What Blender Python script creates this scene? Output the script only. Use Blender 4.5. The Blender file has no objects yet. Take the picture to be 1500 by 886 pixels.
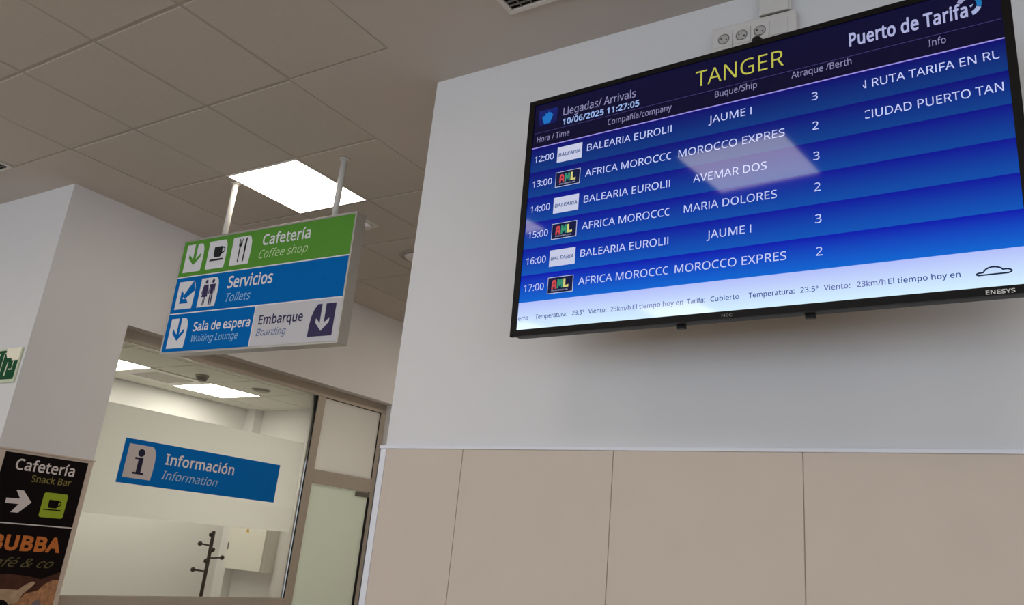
import bpy, math, random
from mathutils import Vector, Matrix
from mathutils.geometry import tessellate_polygon

scene = bpy.context.scene
COL = scene.collection
random.seed(4)

# ------------------------------------------------------------------ camera
EYE = 1.5                                     # camera height above the floor
CEIL = EYE + 2.0
FPX, CX, CY = 1213.86, 786.07, 402.09         # focal length and principal point in a 1500 x 886 frame
cam_data = bpy.data.cameras.new('camera')
cam_data.sensor_fit = 'HORIZONTAL'
cam_data.sensor_width = 36.0
cam_data.lens = FPX / 1500.0 * 36.0
cam_data.shift_x = (750.0 - CX) / 1500.0
cam_data.shift_y = -(443.0 - CY) / 1500.0
cam_data.clip_start = 0.05
cam = bpy.data.objects.new('camera', cam_data)
COL.objects.link(cam)
rgt = Vector((0.85214, 0.51651, 0.08412))
dwn = Vector((-0.10104, 0.32010, -0.94198))
fwd = Vector((-0.51347, 0.79420, 0.32496))
cam.matrix_world = Matrix(((rgt.x, -dwn.x, -fwd.x, 0), (rgt.y, -dwn.y, -fwd.y, 0),
                           (rgt.z, -dwn.z, -fwd.z, EYE), (0, 0, 0, 1)))
scene.camera = cam

# ------------------------------------------------------------------ light and exposure
LAMP_HALL = 8.2         # radiance of the hall's ceiling panels
LAMP_ROOM = 17.0         # radiance of the information room's ceiling panels
world = bpy.data.worlds.new('daylight')
scene.world = world
world.use_nodes = True
bg = world.node_tree.nodes['Background']
bg.inputs['Color'].default_value = (0.76, 0.87, 1.0, 1)
bg.inputs['Strength'].default_value = 2.3
vs = scene.view_settings
vs.view_transform = 'Standard'
vs.look = 'None'
vs.gamma = 1.0
vs.exposure = 0.0
vs.use_curve_mapping = False
try:
    scene.cycles.use_denoising = True
    scene.cycles.max_bounces = 10
    scene.cycles.diffuse_bounces = 5
    scene.cycles.transparent_max_bounces = 12
    scene.cycles.caustics_reflective = False
    scene.cycles.caustics_refractive = False
    scene.cycles.sample_clamp_indirect = 4.0
except Exception:
    pass

# ------------------------------------------------------------------ materials
def lin(c):
    return tuple(((x / 255.0) / 12.92 if x / 255.0 <= 0.04045 else ((x / 255.0 + 0.055) / 1.055) ** 2.4) for x in c)

MATS = {}
def mat(name, rgb, rough=0.6, spec=0.4, metal=0.0, noise=0.03, nscale=12.0, bump=0.0, bscale=120.0):
    """principled surface with a faint procedural variation of its own colour"""
    if name in MATS:
        return MATS[name]
    m = bpy.data.materials.new(name); m.use_nodes = True
    nt = m.node_tree; p = nt.nodes['Principled BSDF']
    c = lin(rgb)
    p.inputs['Roughness'].default_value = rough
    p.inputs['Specular IOR Level'].default_value = spec
    p.inputs['Metallic'].default_value = metal
    tc = nt.nodes.new('ShaderNodeTexCoord')
    nz = nt.nodes.new('ShaderNodeTexNoise'); nz.inputs['Scale'].default_value = nscale
    nz.inputs['Detail'].default_value = 3.0
    rp = nt.nodes.new('ShaderNodeValToRGB')
    rp.color_ramp.elements[0].position = 0.3; rp.color_ramp.elements[1].position = 0.7
    rp.color_ramp.elements[0].color = tuple(max(0, x * (1 - noise)) for x in c) + (1,)
    rp.color_ramp.elements[1].color = tuple(min(1, x * (1 + noise)) for x in c) + (1,)
    nt.links.new(tc.outputs['Object'], nz.inputs['Vector'])
    nt.links.new(nz.outputs['Fac'], rp.inputs['Fac'])
    nt.links.new(rp.outputs['Color'], p.inputs['Base Color'])
    if bump > 0:
        n2 = nt.nodes.new('ShaderNodeTexNoise'); n2.inputs['Scale'].default_value = bscale
        bp = nt.nodes.new('ShaderNodeBump'); bp.inputs['Strength'].default_value = bump
        bp.inputs['Distance'].default_value = 0.002
        nt.links.new(tc.outputs['Object'], n2.inputs['Vector'])
        nt.links.new(n2.outputs['Fac'], bp.inputs['Height'])
        nt.links.new(bp.outputs['Normal'], p.inputs['Normal'])
    MATS[name] = m
    return m

SCREEN_ROUGH = 0.05
def screen_mat(name, top, bottom=None, gain=1.0):
    """lit picture of a display: emission running from top to bottom colour over the part, under a matt glass face"""
    if name in MATS:
        return MATS[name]
    m = bpy.data.materials.new(name); m.use_nodes = True
    nt = m.node_tree; p = nt.nodes['Principled BSDF']
    p.inputs['Base Color'].default_value = (0.004, 0.004, 0.005, 1)
    p.inputs['Roughness'].default_value = SCREEN_ROUGH
    p.inputs['Specular IOR Level'].default_value = 0.30
    p.inputs['Emission Strength'].default_value = gain
    if bottom is None:
        p.inputs['Emission Color'].default_value = lin(top) + (1,)
    else:
        tc = nt.nodes.new('ShaderNodeTexCoord'); sp = nt.nodes.new('ShaderNodeSeparateXYZ')
        rp = nt.nodes.new('ShaderNodeValToRGB')
        rp.color_ramp.elements[0].color = lin(bottom) + (1,)
        rp.color_ramp.elements[1].color = lin(top) + (1,)
        nt.links.new(tc.outputs['Generated'], sp.inputs[0])
        nt.links.new(sp.outputs['Y'], rp.inputs['Fac'])
        nt.links.new(rp.outputs['Color'], p.inputs['Emission Color'])
    MATS[name] = m
    return m

def lamp_mat(name, rgb, strength):
    if name in MATS:
        return MATS[name]
    m = bpy.data.materials.new(name); m.use_nodes = True
    p = m.node_tree.nodes['Principled BSDF']
    p.inputs['Base Color'].default_value = (0.8, 0.8, 0.8, 1)
    p.inputs['Emission Color'].default_value = rgb + (1,)
    p.inputs['Emission Strength'].default_value = strength
    MATS[name] = m
    return m

def glass_mat(name, tint=(0.95, 0.95, 0.925)):
    m = bpy.data.materials.new(name); m.use_nodes = True
    nt = m.node_tree; nt.nodes.remove(nt.nodes['Principled BSDF'])
    out = nt.nodes['Material Output']
    tr = nt.nodes.new('ShaderNodeBsdfTransparent'); tr.inputs['Color'].default_value = tint + (1,)
    gl = nt.nodes.new('ShaderNodeBsdfGlossy'); gl.inputs['Roughness'].default_value = 0.02
    fr = nt.nodes.new('ShaderNodeFresnel'); fr.inputs['IOR'].default_value = 1.45
    mx = nt.nodes.new('ShaderNodeMixShader')
    nt.links.new(fr.outputs[0], mx.inputs[0]); nt.links.new(tr.outputs[0], mx.inputs[1]); nt.links.new(gl.outputs[0], mx.inputs[2])
    nt.links.new(mx.outputs[0], out.inputs['Surface'])
    MATS[name] = m
    return m

def frost_mat(name, rgb, trans=0.5):
    m = bpy.data.materials.new(name); m.use_nodes = True
    nt = m.node_tree; nt.nodes.remove(nt.nodes['Principled BSDF'])
    out = nt.nodes['Material Output']
    tc = nt.nodes.new('ShaderNodeTexCoord')
    nz = nt.nodes.new('ShaderNodeTexNoise'); nz.inputs['Scale'].default_value = 300.0
    mc = nt.nodes.new('ShaderNodeMixRGB'); mc.inputs[1].default_value = tuple(x * 0.985 for x in lin(rgb)) + (1,)
    mc.inputs[2].default_value = lin(rgb) + (1,)
    nt.links.new(tc.outputs['Object'], nz.inputs['Vector']); nt.links.new(nz.outputs['Fac'], mc.inputs[0])
    tl = nt.nodes.new('ShaderNodeBsdfTranslucent'); df = nt.nodes.new('ShaderNodeBsdfDiffuse')
    nt.links.new(mc.outputs[0], tl.inputs['Color']); nt.links.new(mc.outputs[0], df.inputs['Color'])
    mx = nt.nodes.new('ShaderNodeMixShader'); mx.inputs[0].default_value = trans
    nt.links.new(df.outputs[0], mx.inputs[1]); nt.links.new(tl.outputs[0], mx.inputs[2])
    nt.links.new(mx.outputs[0], out.inputs['Surface'])
    MATS[name] = m
    return m

M_WALL = mat('white_wall_paint', (222, 221, 222), 0.75, 0.25, noise=0.012, nscale=3, bump=0.08, bscale=250)
M_CEIL = mat('ceiling_plaster', (196, 190, 185), 0.9, 0.15, noise=0.012, nscale=4)
M_TILE = mat('mineral_ceiling_tile', (193, 188, 181), 0.95, 0.1, noise=0.02, nscale=40, bump=0.15, bscale=300)
M_TBAR = mat('ceiling_grid_bar', (178, 173, 165), 0.7, 0.2)
M_FLOOR = mat('grey_floor_stone', (194, 176, 154), 0.35, 0.4, noise=0.05, nscale=5)
M_DADO = mat('beige_wall_panel', (205, 191, 178), 0.55, 0.3, noise=0.015, nscale=5)
M_GAP = mat('panel_joint', (176, 163, 151), 0.9, 0.1)
M_WHITEMETAL = mat('white_lacquered_trim', (226, 228, 236), 0.4, 0.4, noise=0.01)
M_ALU = mat('brown_anodised_aluminium', (176, 166, 153), 0.45, 0.3, metal=0.0, noise=0.03, nscale=30)
M_RUBBER = mat('black_glazing_gasket', (25, 25, 25), 0.7, 0.2)
M_STEEL = mat('brushed_silver_aluminium', (196, 194, 190), 0.38, 0.5, metal=0.75, noise=0.03, nscale=40)
M_POST = mat('white_lacquered_post', (214, 212, 206), 0.4, 0.4)
M_BLACKPL = mat('black_plastic', (16, 15, 15), 0.45, 0.4)
M_BEZEL = mat('black_satin_bezel', (17, 14, 13), 0.45, 0.15)
M_WHITEPL = mat('white_plastic', (216, 212, 208), 0.45, 0.4)
M_GREYPL = mat('grey_plastic', (120, 118, 114), 0.5, 0.4)
M_DARK = mat('dark_opening', (30, 27, 25), 0.9, 0.1)
M_GLASS = glass_mat('clear_window_glass')
M_FROST = frost_mat('frosted_film', (250, 250, 250), 0.95)
M_FROSTD = frost_mat('frosted_door_glass', (226, 230, 222), 0.75)
M_FROSTT = frost_mat('pale_fanlight_panel', (229, 227, 225), 0.86)
M_LAMPH = lamp_mat('hall_light_diffuser', (1.0, 0.90, 0.76), LAMP_HALL)
M_LAMPR = lamp_mat('room_light_diffuser', (1.0, 0.95, 0.81), LAMP_ROOM)

# ------------------------------------------------------------------ mesh building
# letter outlines: advance, then one closed outline (x, y, x, y ...) after another; cap height 200 units
GLYPHS = {
    ' ': (73,),
    '&': (205, (85, 203, 99, 202, 111, 198, 121, 192, 128, 183, 132, 173, 134, 160, 131, 144, 122, 130, 109, 118, 94, 108, 148, 55, 154, 65, 160, 75, 167, 100, 192, 100, 181, 67, 173, 52, 164, 40, 204, 0, 171, 0, 147, 24, 128, 10, 106, 1, 93, -2, 78, -3, 60, -1, 44, 4, 32, 11, 23, 22, 17, 36, 15, 52, 16, 65, 20, 77, 26, 87, 35, 95, 58, 111, 46, 125, 37, 141, 35, 150, 34, 159, 35, 172, 40, 183, 47, 192, 58, 198, 70, 202),
            (73, 96, 56, 84, 49, 77, 45, 70, 42, 62, 41, 53, 43, 39, 51, 28, 63, 21, 79, 19, 95, 21, 110, 25, 121, 31, 131, 39),
            (84, 183, 74, 181, 65, 177, 60, 169, 58, 160, 59, 150, 63, 141, 78, 122, 93, 131, 102, 140, 107, 149, 109, 160, 108, 169, 103, 176, 95, 181)),
    '.': (75, (20, 15, 21, 24, 25, 30, 31, 33, 37, 34, 44, 33, 50, 30, 54, 24, 55, 15, 54, 6, 50, 1, 44, -3, 37, -4, 31, -3, 25, 1, 21, 6)),
    '/': (104, (101, 200, 27, 0, 3, 0, 77, 200)),
    '0': (160, (146, 100, 146, 77, 143, 57, 138, 39, 131, 25, 122, 13, 111, 4, 96, -1, 80, -3, 59, 0, 43, 10, 30, 25, 21, 45, 16, 70, 14, 100, 15, 130, 20, 156, 29, 176, 41, 191, 58, 200, 80, 203, 100, 200, 117, 191, 130, 176, 139, 156, 145, 130),
            (38, 100, 39, 75, 42, 55, 48, 39, 56, 27, 66, 20, 80, 18, 93, 20, 104, 27, 112, 38, 117, 54, 121, 75, 122, 100, 121, 125, 117, 146, 112, 162, 104, 173, 93, 180, 80, 182, 66, 180, 56, 173, 48, 162, 42, 146, 39, 125)),
    '1': (160, (99, 0, 75, 0, 75, 140, 75, 154, 76, 164, 76, 174, 68, 167, 59, 159, 38, 141, 25, 158, 79, 200, 99, 200)),
    '2': (160, (146, 0, 13, 0, 13, 20, 66, 73, 91, 100, 100, 112, 107, 123, 111, 135, 112, 148, 110, 163, 103, 173, 91, 180, 77, 182, 63, 181, 51, 177, 29, 163, 16, 179, 33, 191, 53, 200, 65, 202, 77, 203, 94, 201, 109, 196, 121, 189, 130, 178, 136, 165, 138, 150, 136, 134, 131, 120, 123, 107, 113, 93, 86, 65, 45, 24, 146, 22)),
    '3': (160, (138, 153, 137, 141, 133, 130, 127, 121, 119, 114, 108, 109, 97, 105, 118, 99, 132, 89, 141, 75, 144, 57, 142, 40, 136, 26, 126, 14, 111, 5, 92, -1, 68, -3, 38, 0, 25, 3, 13, 8, 13, 31, 26, 26, 40, 21, 54, 19, 68, 18, 91, 21, 107, 28, 116, 41, 118, 57, 117, 69, 112, 78, 104, 84, 93, 89, 79, 92, 62, 93, 43, 93, 43, 114, 63, 114, 78, 115, 90, 118, 100, 124, 107, 132, 111, 141, 113, 152, 110, 164, 103, 174, 92, 180, 76, 182, 57, 180, 41, 174, 26, 165, 14, 182, 26, 190, 40, 197, 57, 201, 76, 203, 104, 199, 123, 189, 134, 173)),
    '4': (160, (155, 45, 125, 45, 125, 0, 102, 0, 102, 45, 6, 45, 6, 66, 100, 201, 125, 201, 125, 68, 155, 68),
            (102, 131, 102, 144, 102, 155, 103, 165, 103, 175, 96, 163, 90, 153, 30, 68, 102, 68)),
    '5': (160, (77, 123, 96, 121, 113, 116, 126, 107, 136, 96, 142, 81, 144, 64, 142, 45, 135, 28, 124, 15, 110, 5, 91, -1, 69, -3, 40, 0, 28, 3, 18, 8, 18, 31, 29, 26, 42, 22, 56, 19, 70, 18, 84, 19, 96, 23, 105, 29, 113, 37, 118, 48, 119, 61, 116, 79, 107, 91, 91, 99, 69, 102, 51, 101, 35, 98, 22, 106, 30, 200, 130, 200, 130, 178, 51, 178, 46, 120, 59, 122)),
    '6': (160, (15, 85, 18, 120, 21, 136, 26, 151, 33, 166, 42, 178, 54, 188, 68, 196, 86, 201, 107, 203, 120, 202, 132, 200, 132, 179, 120, 182, 108, 183, 90, 181, 75, 176, 64, 169, 55, 159, 49, 146, 44, 133, 40, 102, 42, 102, 52, 114, 59, 118, 68, 122, 78, 124, 89, 125, 105, 123, 119, 118, 131, 109, 140, 97, 145, 82, 147, 64, 145, 45, 139, 29, 130, 15, 117, 5, 102, -1, 83, -3, 70, -1, 57, 3, 45, 9, 35, 19, 27, 31, 21, 46, 17, 64),
            (83, 18, 99, 21, 112, 29, 120, 44, 123, 64, 120, 82, 113, 95, 101, 103, 84, 106, 72, 105, 61, 100, 52, 94, 46, 87, 42, 78, 40, 69, 43, 51, 51, 34, 57, 28, 65, 22, 73, 19)),
    '7': (160, (38, 0, 120, 178, 12, 178, 12, 200, 146, 200, 146, 181, 65, 0)),
    '8': (160, (80, 203, 96, 201, 111, 197, 123, 191, 132, 181, 138, 169, 140, 155, 138, 144, 135, 134, 129, 125, 121, 118, 102, 106, 124, 93, 133, 85, 140, 75, 145, 65, 146, 52, 144, 36, 138, 23, 128, 12, 115, 4, 99, -1, 81, -3, 61, -1, 44, 4, 31, 11, 21, 22, 16, 35, 14, 51, 15, 64, 19, 75, 26, 84, 35, 92, 55, 104, 37, 117, 30, 125, 25, 134, 21, 144, 20, 155, 22, 169, 28, 181, 37, 190, 49, 197, 64, 201),
            (38, 51, 40, 37, 48, 26, 61, 19, 80, 17, 98, 19, 111, 26, 119, 38, 122, 52, 121, 61, 117, 69, 111, 76, 102, 82, 80, 93, 76, 94, 55, 83, 48, 76, 42, 69, 39, 60),
            (80, 183, 66, 181, 54, 175, 47, 166, 44, 154, 45, 145, 49, 137, 55, 130, 62, 125, 81, 115, 98, 125, 105, 130, 111, 137, 114, 145, 115, 154, 113, 166, 106, 175, 94, 181)),
    '9': (160, (146, 115, 143, 81, 140, 64, 135, 49, 128, 34, 119, 22, 107, 12, 92, 4, 75, -1, 54, -3, 41, -2, 29, 0, 29, 21, 40, 18, 53, 17, 71, 19, 86, 24, 97, 31, 106, 41, 112, 53, 117, 67, 121, 98, 119, 98, 108, 86, 101, 82, 93, 78, 83, 76, 71, 75, 55, 77, 41, 82, 30, 91, 21, 103, 16, 117, 14, 135, 16, 155, 22, 171, 32, 185, 44, 195, 60, 201, 78, 203, 92, 201, 104, 197, 116, 191, 126, 181, 134, 169, 140, 154, 144, 136),
            (78, 182, 62, 179, 49, 171, 41, 156, 38, 136, 41, 118, 48, 105, 60, 97, 77, 94, 89, 95, 100, 100, 109, 106, 115, 113, 119, 122, 121, 131, 118, 149, 110, 166, 104, 172, 97, 178, 88, 181)),
    ':': (75, (20, 15, 21, 24, 25, 30, 31, 33, 37, 34, 44, 33, 50, 30, 54, 24, 55, 15, 54, 6, 50, 1, 44, -3, 37, -4, 31, -3, 25, 1, 21, 6),
            (20, 135, 21, 144, 25, 150, 31, 153, 37, 154, 44, 153, 50, 150, 54, 144, 55, 135, 54, 126, 50, 120, 44, 117, 37, 116, 31, 117, 25, 120, 21, 126)),
    'A': (179, (153, 0, 129, 62, 49, 62, 25, 0, 0, 0, 78, 201, 101, 201, 179, 0),
            (99, 145, 96, 153, 92, 165, 89, 175, 86, 163, 83, 153, 80, 145, 58, 84, 121, 84)),
    'B': (182, (84, 200, 117, 197, 141, 189, 152, 180, 158, 167, 160, 150, 159, 139, 156, 130, 150, 121, 143, 114, 134, 109, 122, 106, 122, 105, 134, 102, 145, 97, 154, 91, 161, 82, 165, 71, 167, 57, 165, 40, 159, 26, 148, 15, 135, 7, 118, 2, 97, 0, 27, 0, 27, 200),
            (89, 115, 111, 117, 125, 123, 132, 133, 134, 148, 131, 162, 123, 171, 107, 177, 85, 178, 52, 178, 52, 115),
            (52, 94, 52, 21, 93, 21, 115, 24, 130, 32, 137, 44, 140, 59, 139, 69, 135, 77, 129, 84, 120, 89, 107, 93, 91, 94)),
    'C': (177, (113, 181, 98, 179, 84, 175, 72, 168, 62, 159, 54, 148, 48, 134, 45, 118, 44, 100, 46, 77, 51, 57, 61, 41, 74, 29, 92, 22, 113, 19, 138, 22, 161, 27, 161, 5, 137, -1, 109, -3, 81, 0, 58, 10, 40, 25, 27, 46, 20, 71, 17, 100, 19, 122, 23, 142, 31, 159, 42, 174, 55, 186, 72, 195, 91, 201, 113, 203, 128, 202, 143, 200, 156, 196, 168, 191, 158, 170, 138, 177, 126, 180)),
    'D': (204, (187, 102, 184, 71, 175, 46, 160, 26, 139, 11, 114, 3, 83, 0, 27, 0, 27, 200, 89, 200, 117, 197, 141, 189, 161, 175, 175, 156, 184, 132),
            (161, 101, 159, 125, 152, 145, 141, 160, 126, 170, 107, 176, 85, 178, 52, 178, 52, 22, 80, 22, 104, 24, 125, 30, 140, 42, 152, 57, 159, 77)),
    'E': (156, (139, 0, 27, 0, 27, 200, 139, 200, 139, 178, 52, 178, 52, 115, 134, 115, 134, 94, 52, 94, 52, 22, 139, 22)),
    'F': (145, (52, 0, 27, 0, 27, 200, 139, 200, 139, 178, 52, 178, 52, 107, 134, 107, 134, 85, 52, 85)),
    'G': (204, (114, 106, 183, 106, 183, 8, 150, 0, 113, -3, 84, 0, 61, 10, 42, 25, 28, 45, 20, 70, 17, 100, 20, 129, 29, 154, 44, 175, 65, 190, 90, 200, 121, 203, 137, 202, 153, 200, 180, 191, 171, 169, 147, 177, 133, 180, 119, 181, 97, 178, 78, 171, 63, 159, 52, 143, 46, 123, 43, 100, 45, 78, 51, 58, 61, 42, 75, 29, 94, 22, 119, 19, 141, 20, 158, 24, 158, 83, 114, 83)),
    'H': (208, (180, 0, 155, 0, 155, 93, 52, 93, 52, 0, 27, 0, 27, 200, 52, 200, 52, 115, 155, 115, 155, 200, 180, 200)),
    'I': (95, (83, 0, 11, 0, 11, 15, 35, 20, 35, 180, 11, 185, 11, 200, 83, 200, 83, 185, 60, 180, 60, 20, 83, 15)),
    'J': (76, (-1, -53, -13, -52, -22, -50, -22, -28, -12, -30, -2, -31, 12, -28, 17, -24, 22, -18, 25, -10, 26, 1, 26, 200, 51, 200, 51, 3, 49, -15, 45, -29, 37, -40, 26, -47, 14, -52)),
    'K': (173, (173, 0, 144, 0, 73, 96, 52, 78, 52, 0, 27, 0, 27, 200, 52, 200, 52, 101, 69, 120, 87, 139, 141, 200, 170, 200, 91, 113)),
    'L': (147, (27, 0, 27, 200, 52, 200, 52, 22, 140, 22, 140, 0)),
    'M': (254, (115, 0, 50, 175, 49, 161, 50, 142, 50, 121, 50, 0, 27, 0, 27, 200, 64, 200, 126, 36, 190, 200, 227, 200, 227, 0, 202, 0, 202, 123, 202, 142, 203, 161, 204, 175, 136, 0)),
    'N': (213, (186, 0, 156, 0, 49, 166, 49, 151, 50, 132, 50, 112, 50, 0, 27, 0, 27, 200, 56, 200, 163, 34, 163, 48, 163, 68, 162, 87, 162, 200, 186, 200)),
    'O': (219, (202, 100, 200, 78, 196, 58, 188, 41, 178, 25, 165, 13, 149, 4, 131, -1, 110, -3, 88, -1, 69, 5, 53, 14, 40, 26, 30, 41, 23, 58, 18, 78, 17, 101, 20, 129, 27, 154, 40, 175, 58, 190, 81, 200, 110, 203, 137, 200, 160, 190, 178, 175, 191, 154, 199, 129),
            (44, 100, 45, 77, 51, 57, 60, 41, 72, 29, 89, 21, 110, 19, 130, 21, 147, 29, 159, 41, 168, 57, 173, 77, 175, 100, 171, 134, 159, 160, 147, 171, 130, 179, 110, 181, 89, 179, 72, 171, 60, 160, 51, 144, 45, 124)),
    'P': (169, (80, 200, 114, 196, 137, 185, 147, 173, 153, 158, 155, 141, 154, 129, 151, 118, 146, 107, 138, 97, 127, 89, 113, 83, 96, 79, 75, 78, 52, 78, 52, 0, 27, 0, 27, 200),
            (78, 178, 52, 178, 52, 99, 73, 99, 90, 100, 104, 104, 115, 109, 123, 117, 128, 127, 129, 140, 126, 157, 117, 169, 101, 176)),
    'R': (174, (82, 200, 105, 198, 123, 194, 137, 186, 147, 175, 153, 161, 155, 143, 154, 129, 149, 117, 143, 107, 134, 100, 115, 90, 170, 0, 141, 0, 92, 83, 52, 83, 52, 0, 27, 0, 27, 200),
            (81, 178, 52, 178, 52, 104, 82, 104, 103, 106, 118, 114, 126, 126, 129, 142, 128, 154, 124, 163, 117, 170, 108, 175, 96, 177)),
    'S': (154, (141, 54, 138, 37, 132, 23, 121, 12, 107, 4, 90, -1, 69, -3, 48, -2, 29, 2, 14, 7, 14, 31, 39, 23, 55, 20, 70, 19, 84, 20, 95, 23, 104, 28, 110, 34, 114, 42, 115, 51, 114, 60, 111, 68, 105, 74, 97, 80, 68, 92, 46, 103, 37, 109, 30, 115, 24, 123, 20, 131, 18, 141, 17, 152, 19, 167, 25, 179, 35, 189, 47, 197, 63, 201, 81, 203, 96, 202, 111, 200, 136, 192, 128, 170, 105, 178, 93, 180, 80, 181, 69, 180, 59, 177, 52, 173, 46, 167, 43, 160, 42, 152, 43, 142, 46, 135, 52, 128, 60, 123, 86, 111, 102, 105, 116, 97, 127, 89, 134, 80, 139, 68)),
    'T': (156, (90, 0, 65, 0, 65, 178, 3, 178, 3, 200, 153, 200, 153, 178, 90, 178)),
    'U': (205, (179, 71, 177, 51, 171, 33, 160, 18, 145, 7, 126, 0, 101, -3, 79, -1, 60, 6, 45, 18, 34, 32, 27, 50, 25, 71, 25, 200, 50, 200, 50, 70, 54, 49, 63, 32, 80, 22, 103, 19, 119, 21, 132, 26, 142, 33, 149, 44, 153, 56, 154, 71, 154, 200, 179, 200)),
    'V': (168, (168, 200, 97, 0, 71, 0, 0, 200, 26, 200, 71, 72, 77, 56, 81, 42, 84, 28, 87, 42, 91, 56, 97, 72, 141, 200)),
    'W': (261, (257, 200, 204, 0, 178, 0, 139, 131, 136, 143, 133, 155, 130, 165, 129, 171, 128, 165, 126, 155, 123, 143, 120, 130, 82, 0, 56, 0, 3, 200, 30, 200, 61, 78, 64, 65, 67, 53, 69, 41, 70, 30, 72, 42, 75, 54, 78, 67, 81, 79, 116, 200, 142, 200, 179, 78, 183, 65, 186, 53, 188, 41, 190, 30, 192, 45, 196, 61, 200, 78, 231, 200)),
    'X': (164, (163, 0, 134, 0, 82, 87, 28, 0, 1, 0, 68, 104, 5, 200, 33, 200, 82, 122, 132, 200, 158, 200, 96, 105)),
    'Y': (159, (79, 102, 131, 200, 159, 200, 92, 78, 92, 0, 67, 0, 67, 76, 0, 200, 27, 200)),
    'a': (157, (81, 153, 105, 150, 121, 141, 131, 125, 134, 102, 134, 0, 117, 0, 112, 21, 97, 8, 90, 3, 82, 0, 60, -3, 47, -2, 36, 2, 26, 8, 19, 17, 14, 28, 13, 42, 17, 62, 31, 76, 53, 86, 85, 90, 110, 90, 110, 99, 108, 115, 102, 125, 92, 131, 79, 133, 68, 132, 57, 129, 37, 121, 29, 140, 53, 149, 66, 152),
            (88, 73, 64, 70, 49, 64, 41, 54, 38, 41, 40, 31, 46, 23, 55, 19, 66, 17, 83, 20, 97, 28, 107, 41, 110, 60, 110, 73)),
    'b': (172, (48, 161, 48, 143, 47, 130, 48, 130, 56, 139, 66, 146, 79, 151, 95, 153, 112, 150, 127, 144, 140, 133, 149, 118, 155, 99, 157, 75, 155, 51, 149, 32, 140, 17, 127, 6, 112, -1, 95, -3, 79, -1, 66, 4, 56, 11, 48, 19, 46, 19, 41, 0, 24, 0, 24, 213, 48, 213),
            (91, 132, 76, 131, 66, 126, 58, 119, 52, 108, 49, 94, 48, 76, 51, 50, 58, 32, 71, 21, 91, 18, 109, 21, 121, 32, 129, 51, 131, 75, 129, 100, 121, 118, 109, 129)),
    'c': (134, (84, -3, 65, -1, 49, 5, 35, 16, 24, 31, 18, 50, 15, 74, 18, 99, 25, 119, 36, 134, 50, 145, 67, 151, 86, 153, 108, 151, 125, 145, 118, 124, 102, 129, 85, 131, 71, 130, 60, 125, 52, 117, 46, 106, 42, 92, 41, 75, 42, 58, 46, 44, 52, 33, 60, 25, 71, 20, 84, 18, 105, 21, 123, 27, 123, 5, 106, -1)),
    'd': (172, (77, -3, 60, -1, 45, 6, 32, 17, 23, 32, 17, 51, 15, 75, 17, 98, 23, 118, 32, 133, 45, 144, 60, 151, 77, 153, 88, 152, 98, 150, 113, 142, 124, 131, 125, 131, 125, 142, 124, 153, 124, 213, 148, 213, 148, 0, 129, 0, 125, 20, 113, 9, 98, 0, 88, -2),
            (81, 18, 101, 21, 114, 31, 122, 47, 124, 70, 124, 75, 122, 99, 115, 118, 102, 129, 81, 132, 63, 129, 51, 117, 43, 98, 41, 74, 43, 50, 51, 32, 63, 21)),
    'e': (158, (82, 153, 100, 151, 115, 145, 127, 134, 136, 121, 142, 104, 144, 85, 144, 70, 41, 70, 44, 48, 54, 32, 69, 22, 89, 18, 114, 21, 137, 29, 137, 7, 114, 0, 88, -3, 68, -1, 50, 6, 35, 17, 25, 32, 18, 51, 15, 74, 17, 97, 24, 116, 34, 132, 47, 143, 63, 151),
            (82, 133, 66, 130, 54, 121, 45, 108, 41, 90, 118, 90, 117, 102, 114, 112, 109, 121, 102, 127, 93, 131)),
    'f': (96, (93, 131, 55, 131, 55, 0, 31, 0, 31, 131, 4, 131, 4, 143, 31, 151, 31, 160, 32, 177, 36, 191, 43, 201, 53, 209, 65, 213, 79, 214, 96, 213, 108, 209, 102, 190, 92, 193, 80, 194, 69, 192, 61, 186, 57, 175, 55, 160, 55, 150, 93, 150)),
    'g': (172, (77, 153, 91, 152, 104, 147, 115, 140, 124, 130, 125, 130, 129, 150, 148, 150, 148, -3, 147, -22, 141, -38, 132, -51, 119, -60, 102, -65, 81, -67, 51, -65, 27, -58, 27, -35, 39, -40, 52, -44, 67, -46, 83, -47, 100, -44, 113, -35, 121, -22, 124, -4, 124, 1, 124, 11, 125, 20, 115, 10, 104, 3, 92, -1, 77, -3, 59, -1, 44, 6, 32, 18, 20, 42, 15, 75, 20, 107, 32, 132, 44, 144, 59, 151),
            (80, 132, 69, 131, 59, 125, 51, 117, 46, 106, 42, 92, 41, 75, 43, 50, 51, 32, 64, 21, 81, 17, 92, 18, 101, 20, 108, 24, 114, 30, 119, 37, 122, 46, 124, 69, 124, 75, 123, 93, 120, 108, 114, 119, 105, 126, 94, 131)),
    'h': (173, (48, 150, 48, 139, 47, 129, 49, 129, 54, 137, 61, 142, 77, 150, 96, 153, 112, 151, 126, 147, 137, 140, 144, 129, 149, 115, 150, 98, 150, 0, 126, 0, 126, 96, 124, 112, 118, 123, 107, 130, 92, 132, 77, 131, 66, 126, 58, 118, 53, 107, 49, 94, 48, 78, 48, 0, 24, 0, 24, 213, 48, 213)),
    'i': (72, (48, 150, 48, 0, 24, 0, 24, 150),
            (36, 206, 42, 205, 46, 203, 50, 198, 51, 191, 50, 184, 46, 179, 42, 176, 36, 175, 31, 176, 26, 179, 23, 184, 22, 191, 23, 198, 26, 203, 31, 205)),
    'k': (150, (48, 102, 48, 90, 47, 77, 53, 84, 60, 92, 66, 99, 114, 150, 143, 150, 82, 86, 147, 0, 117, 0, 65, 70, 48, 55, 48, 0, 24, 0, 24, 213, 48, 213)),
    'l': (72, (48, 0, 24, 0, 24, 213, 48, 213)),
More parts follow.
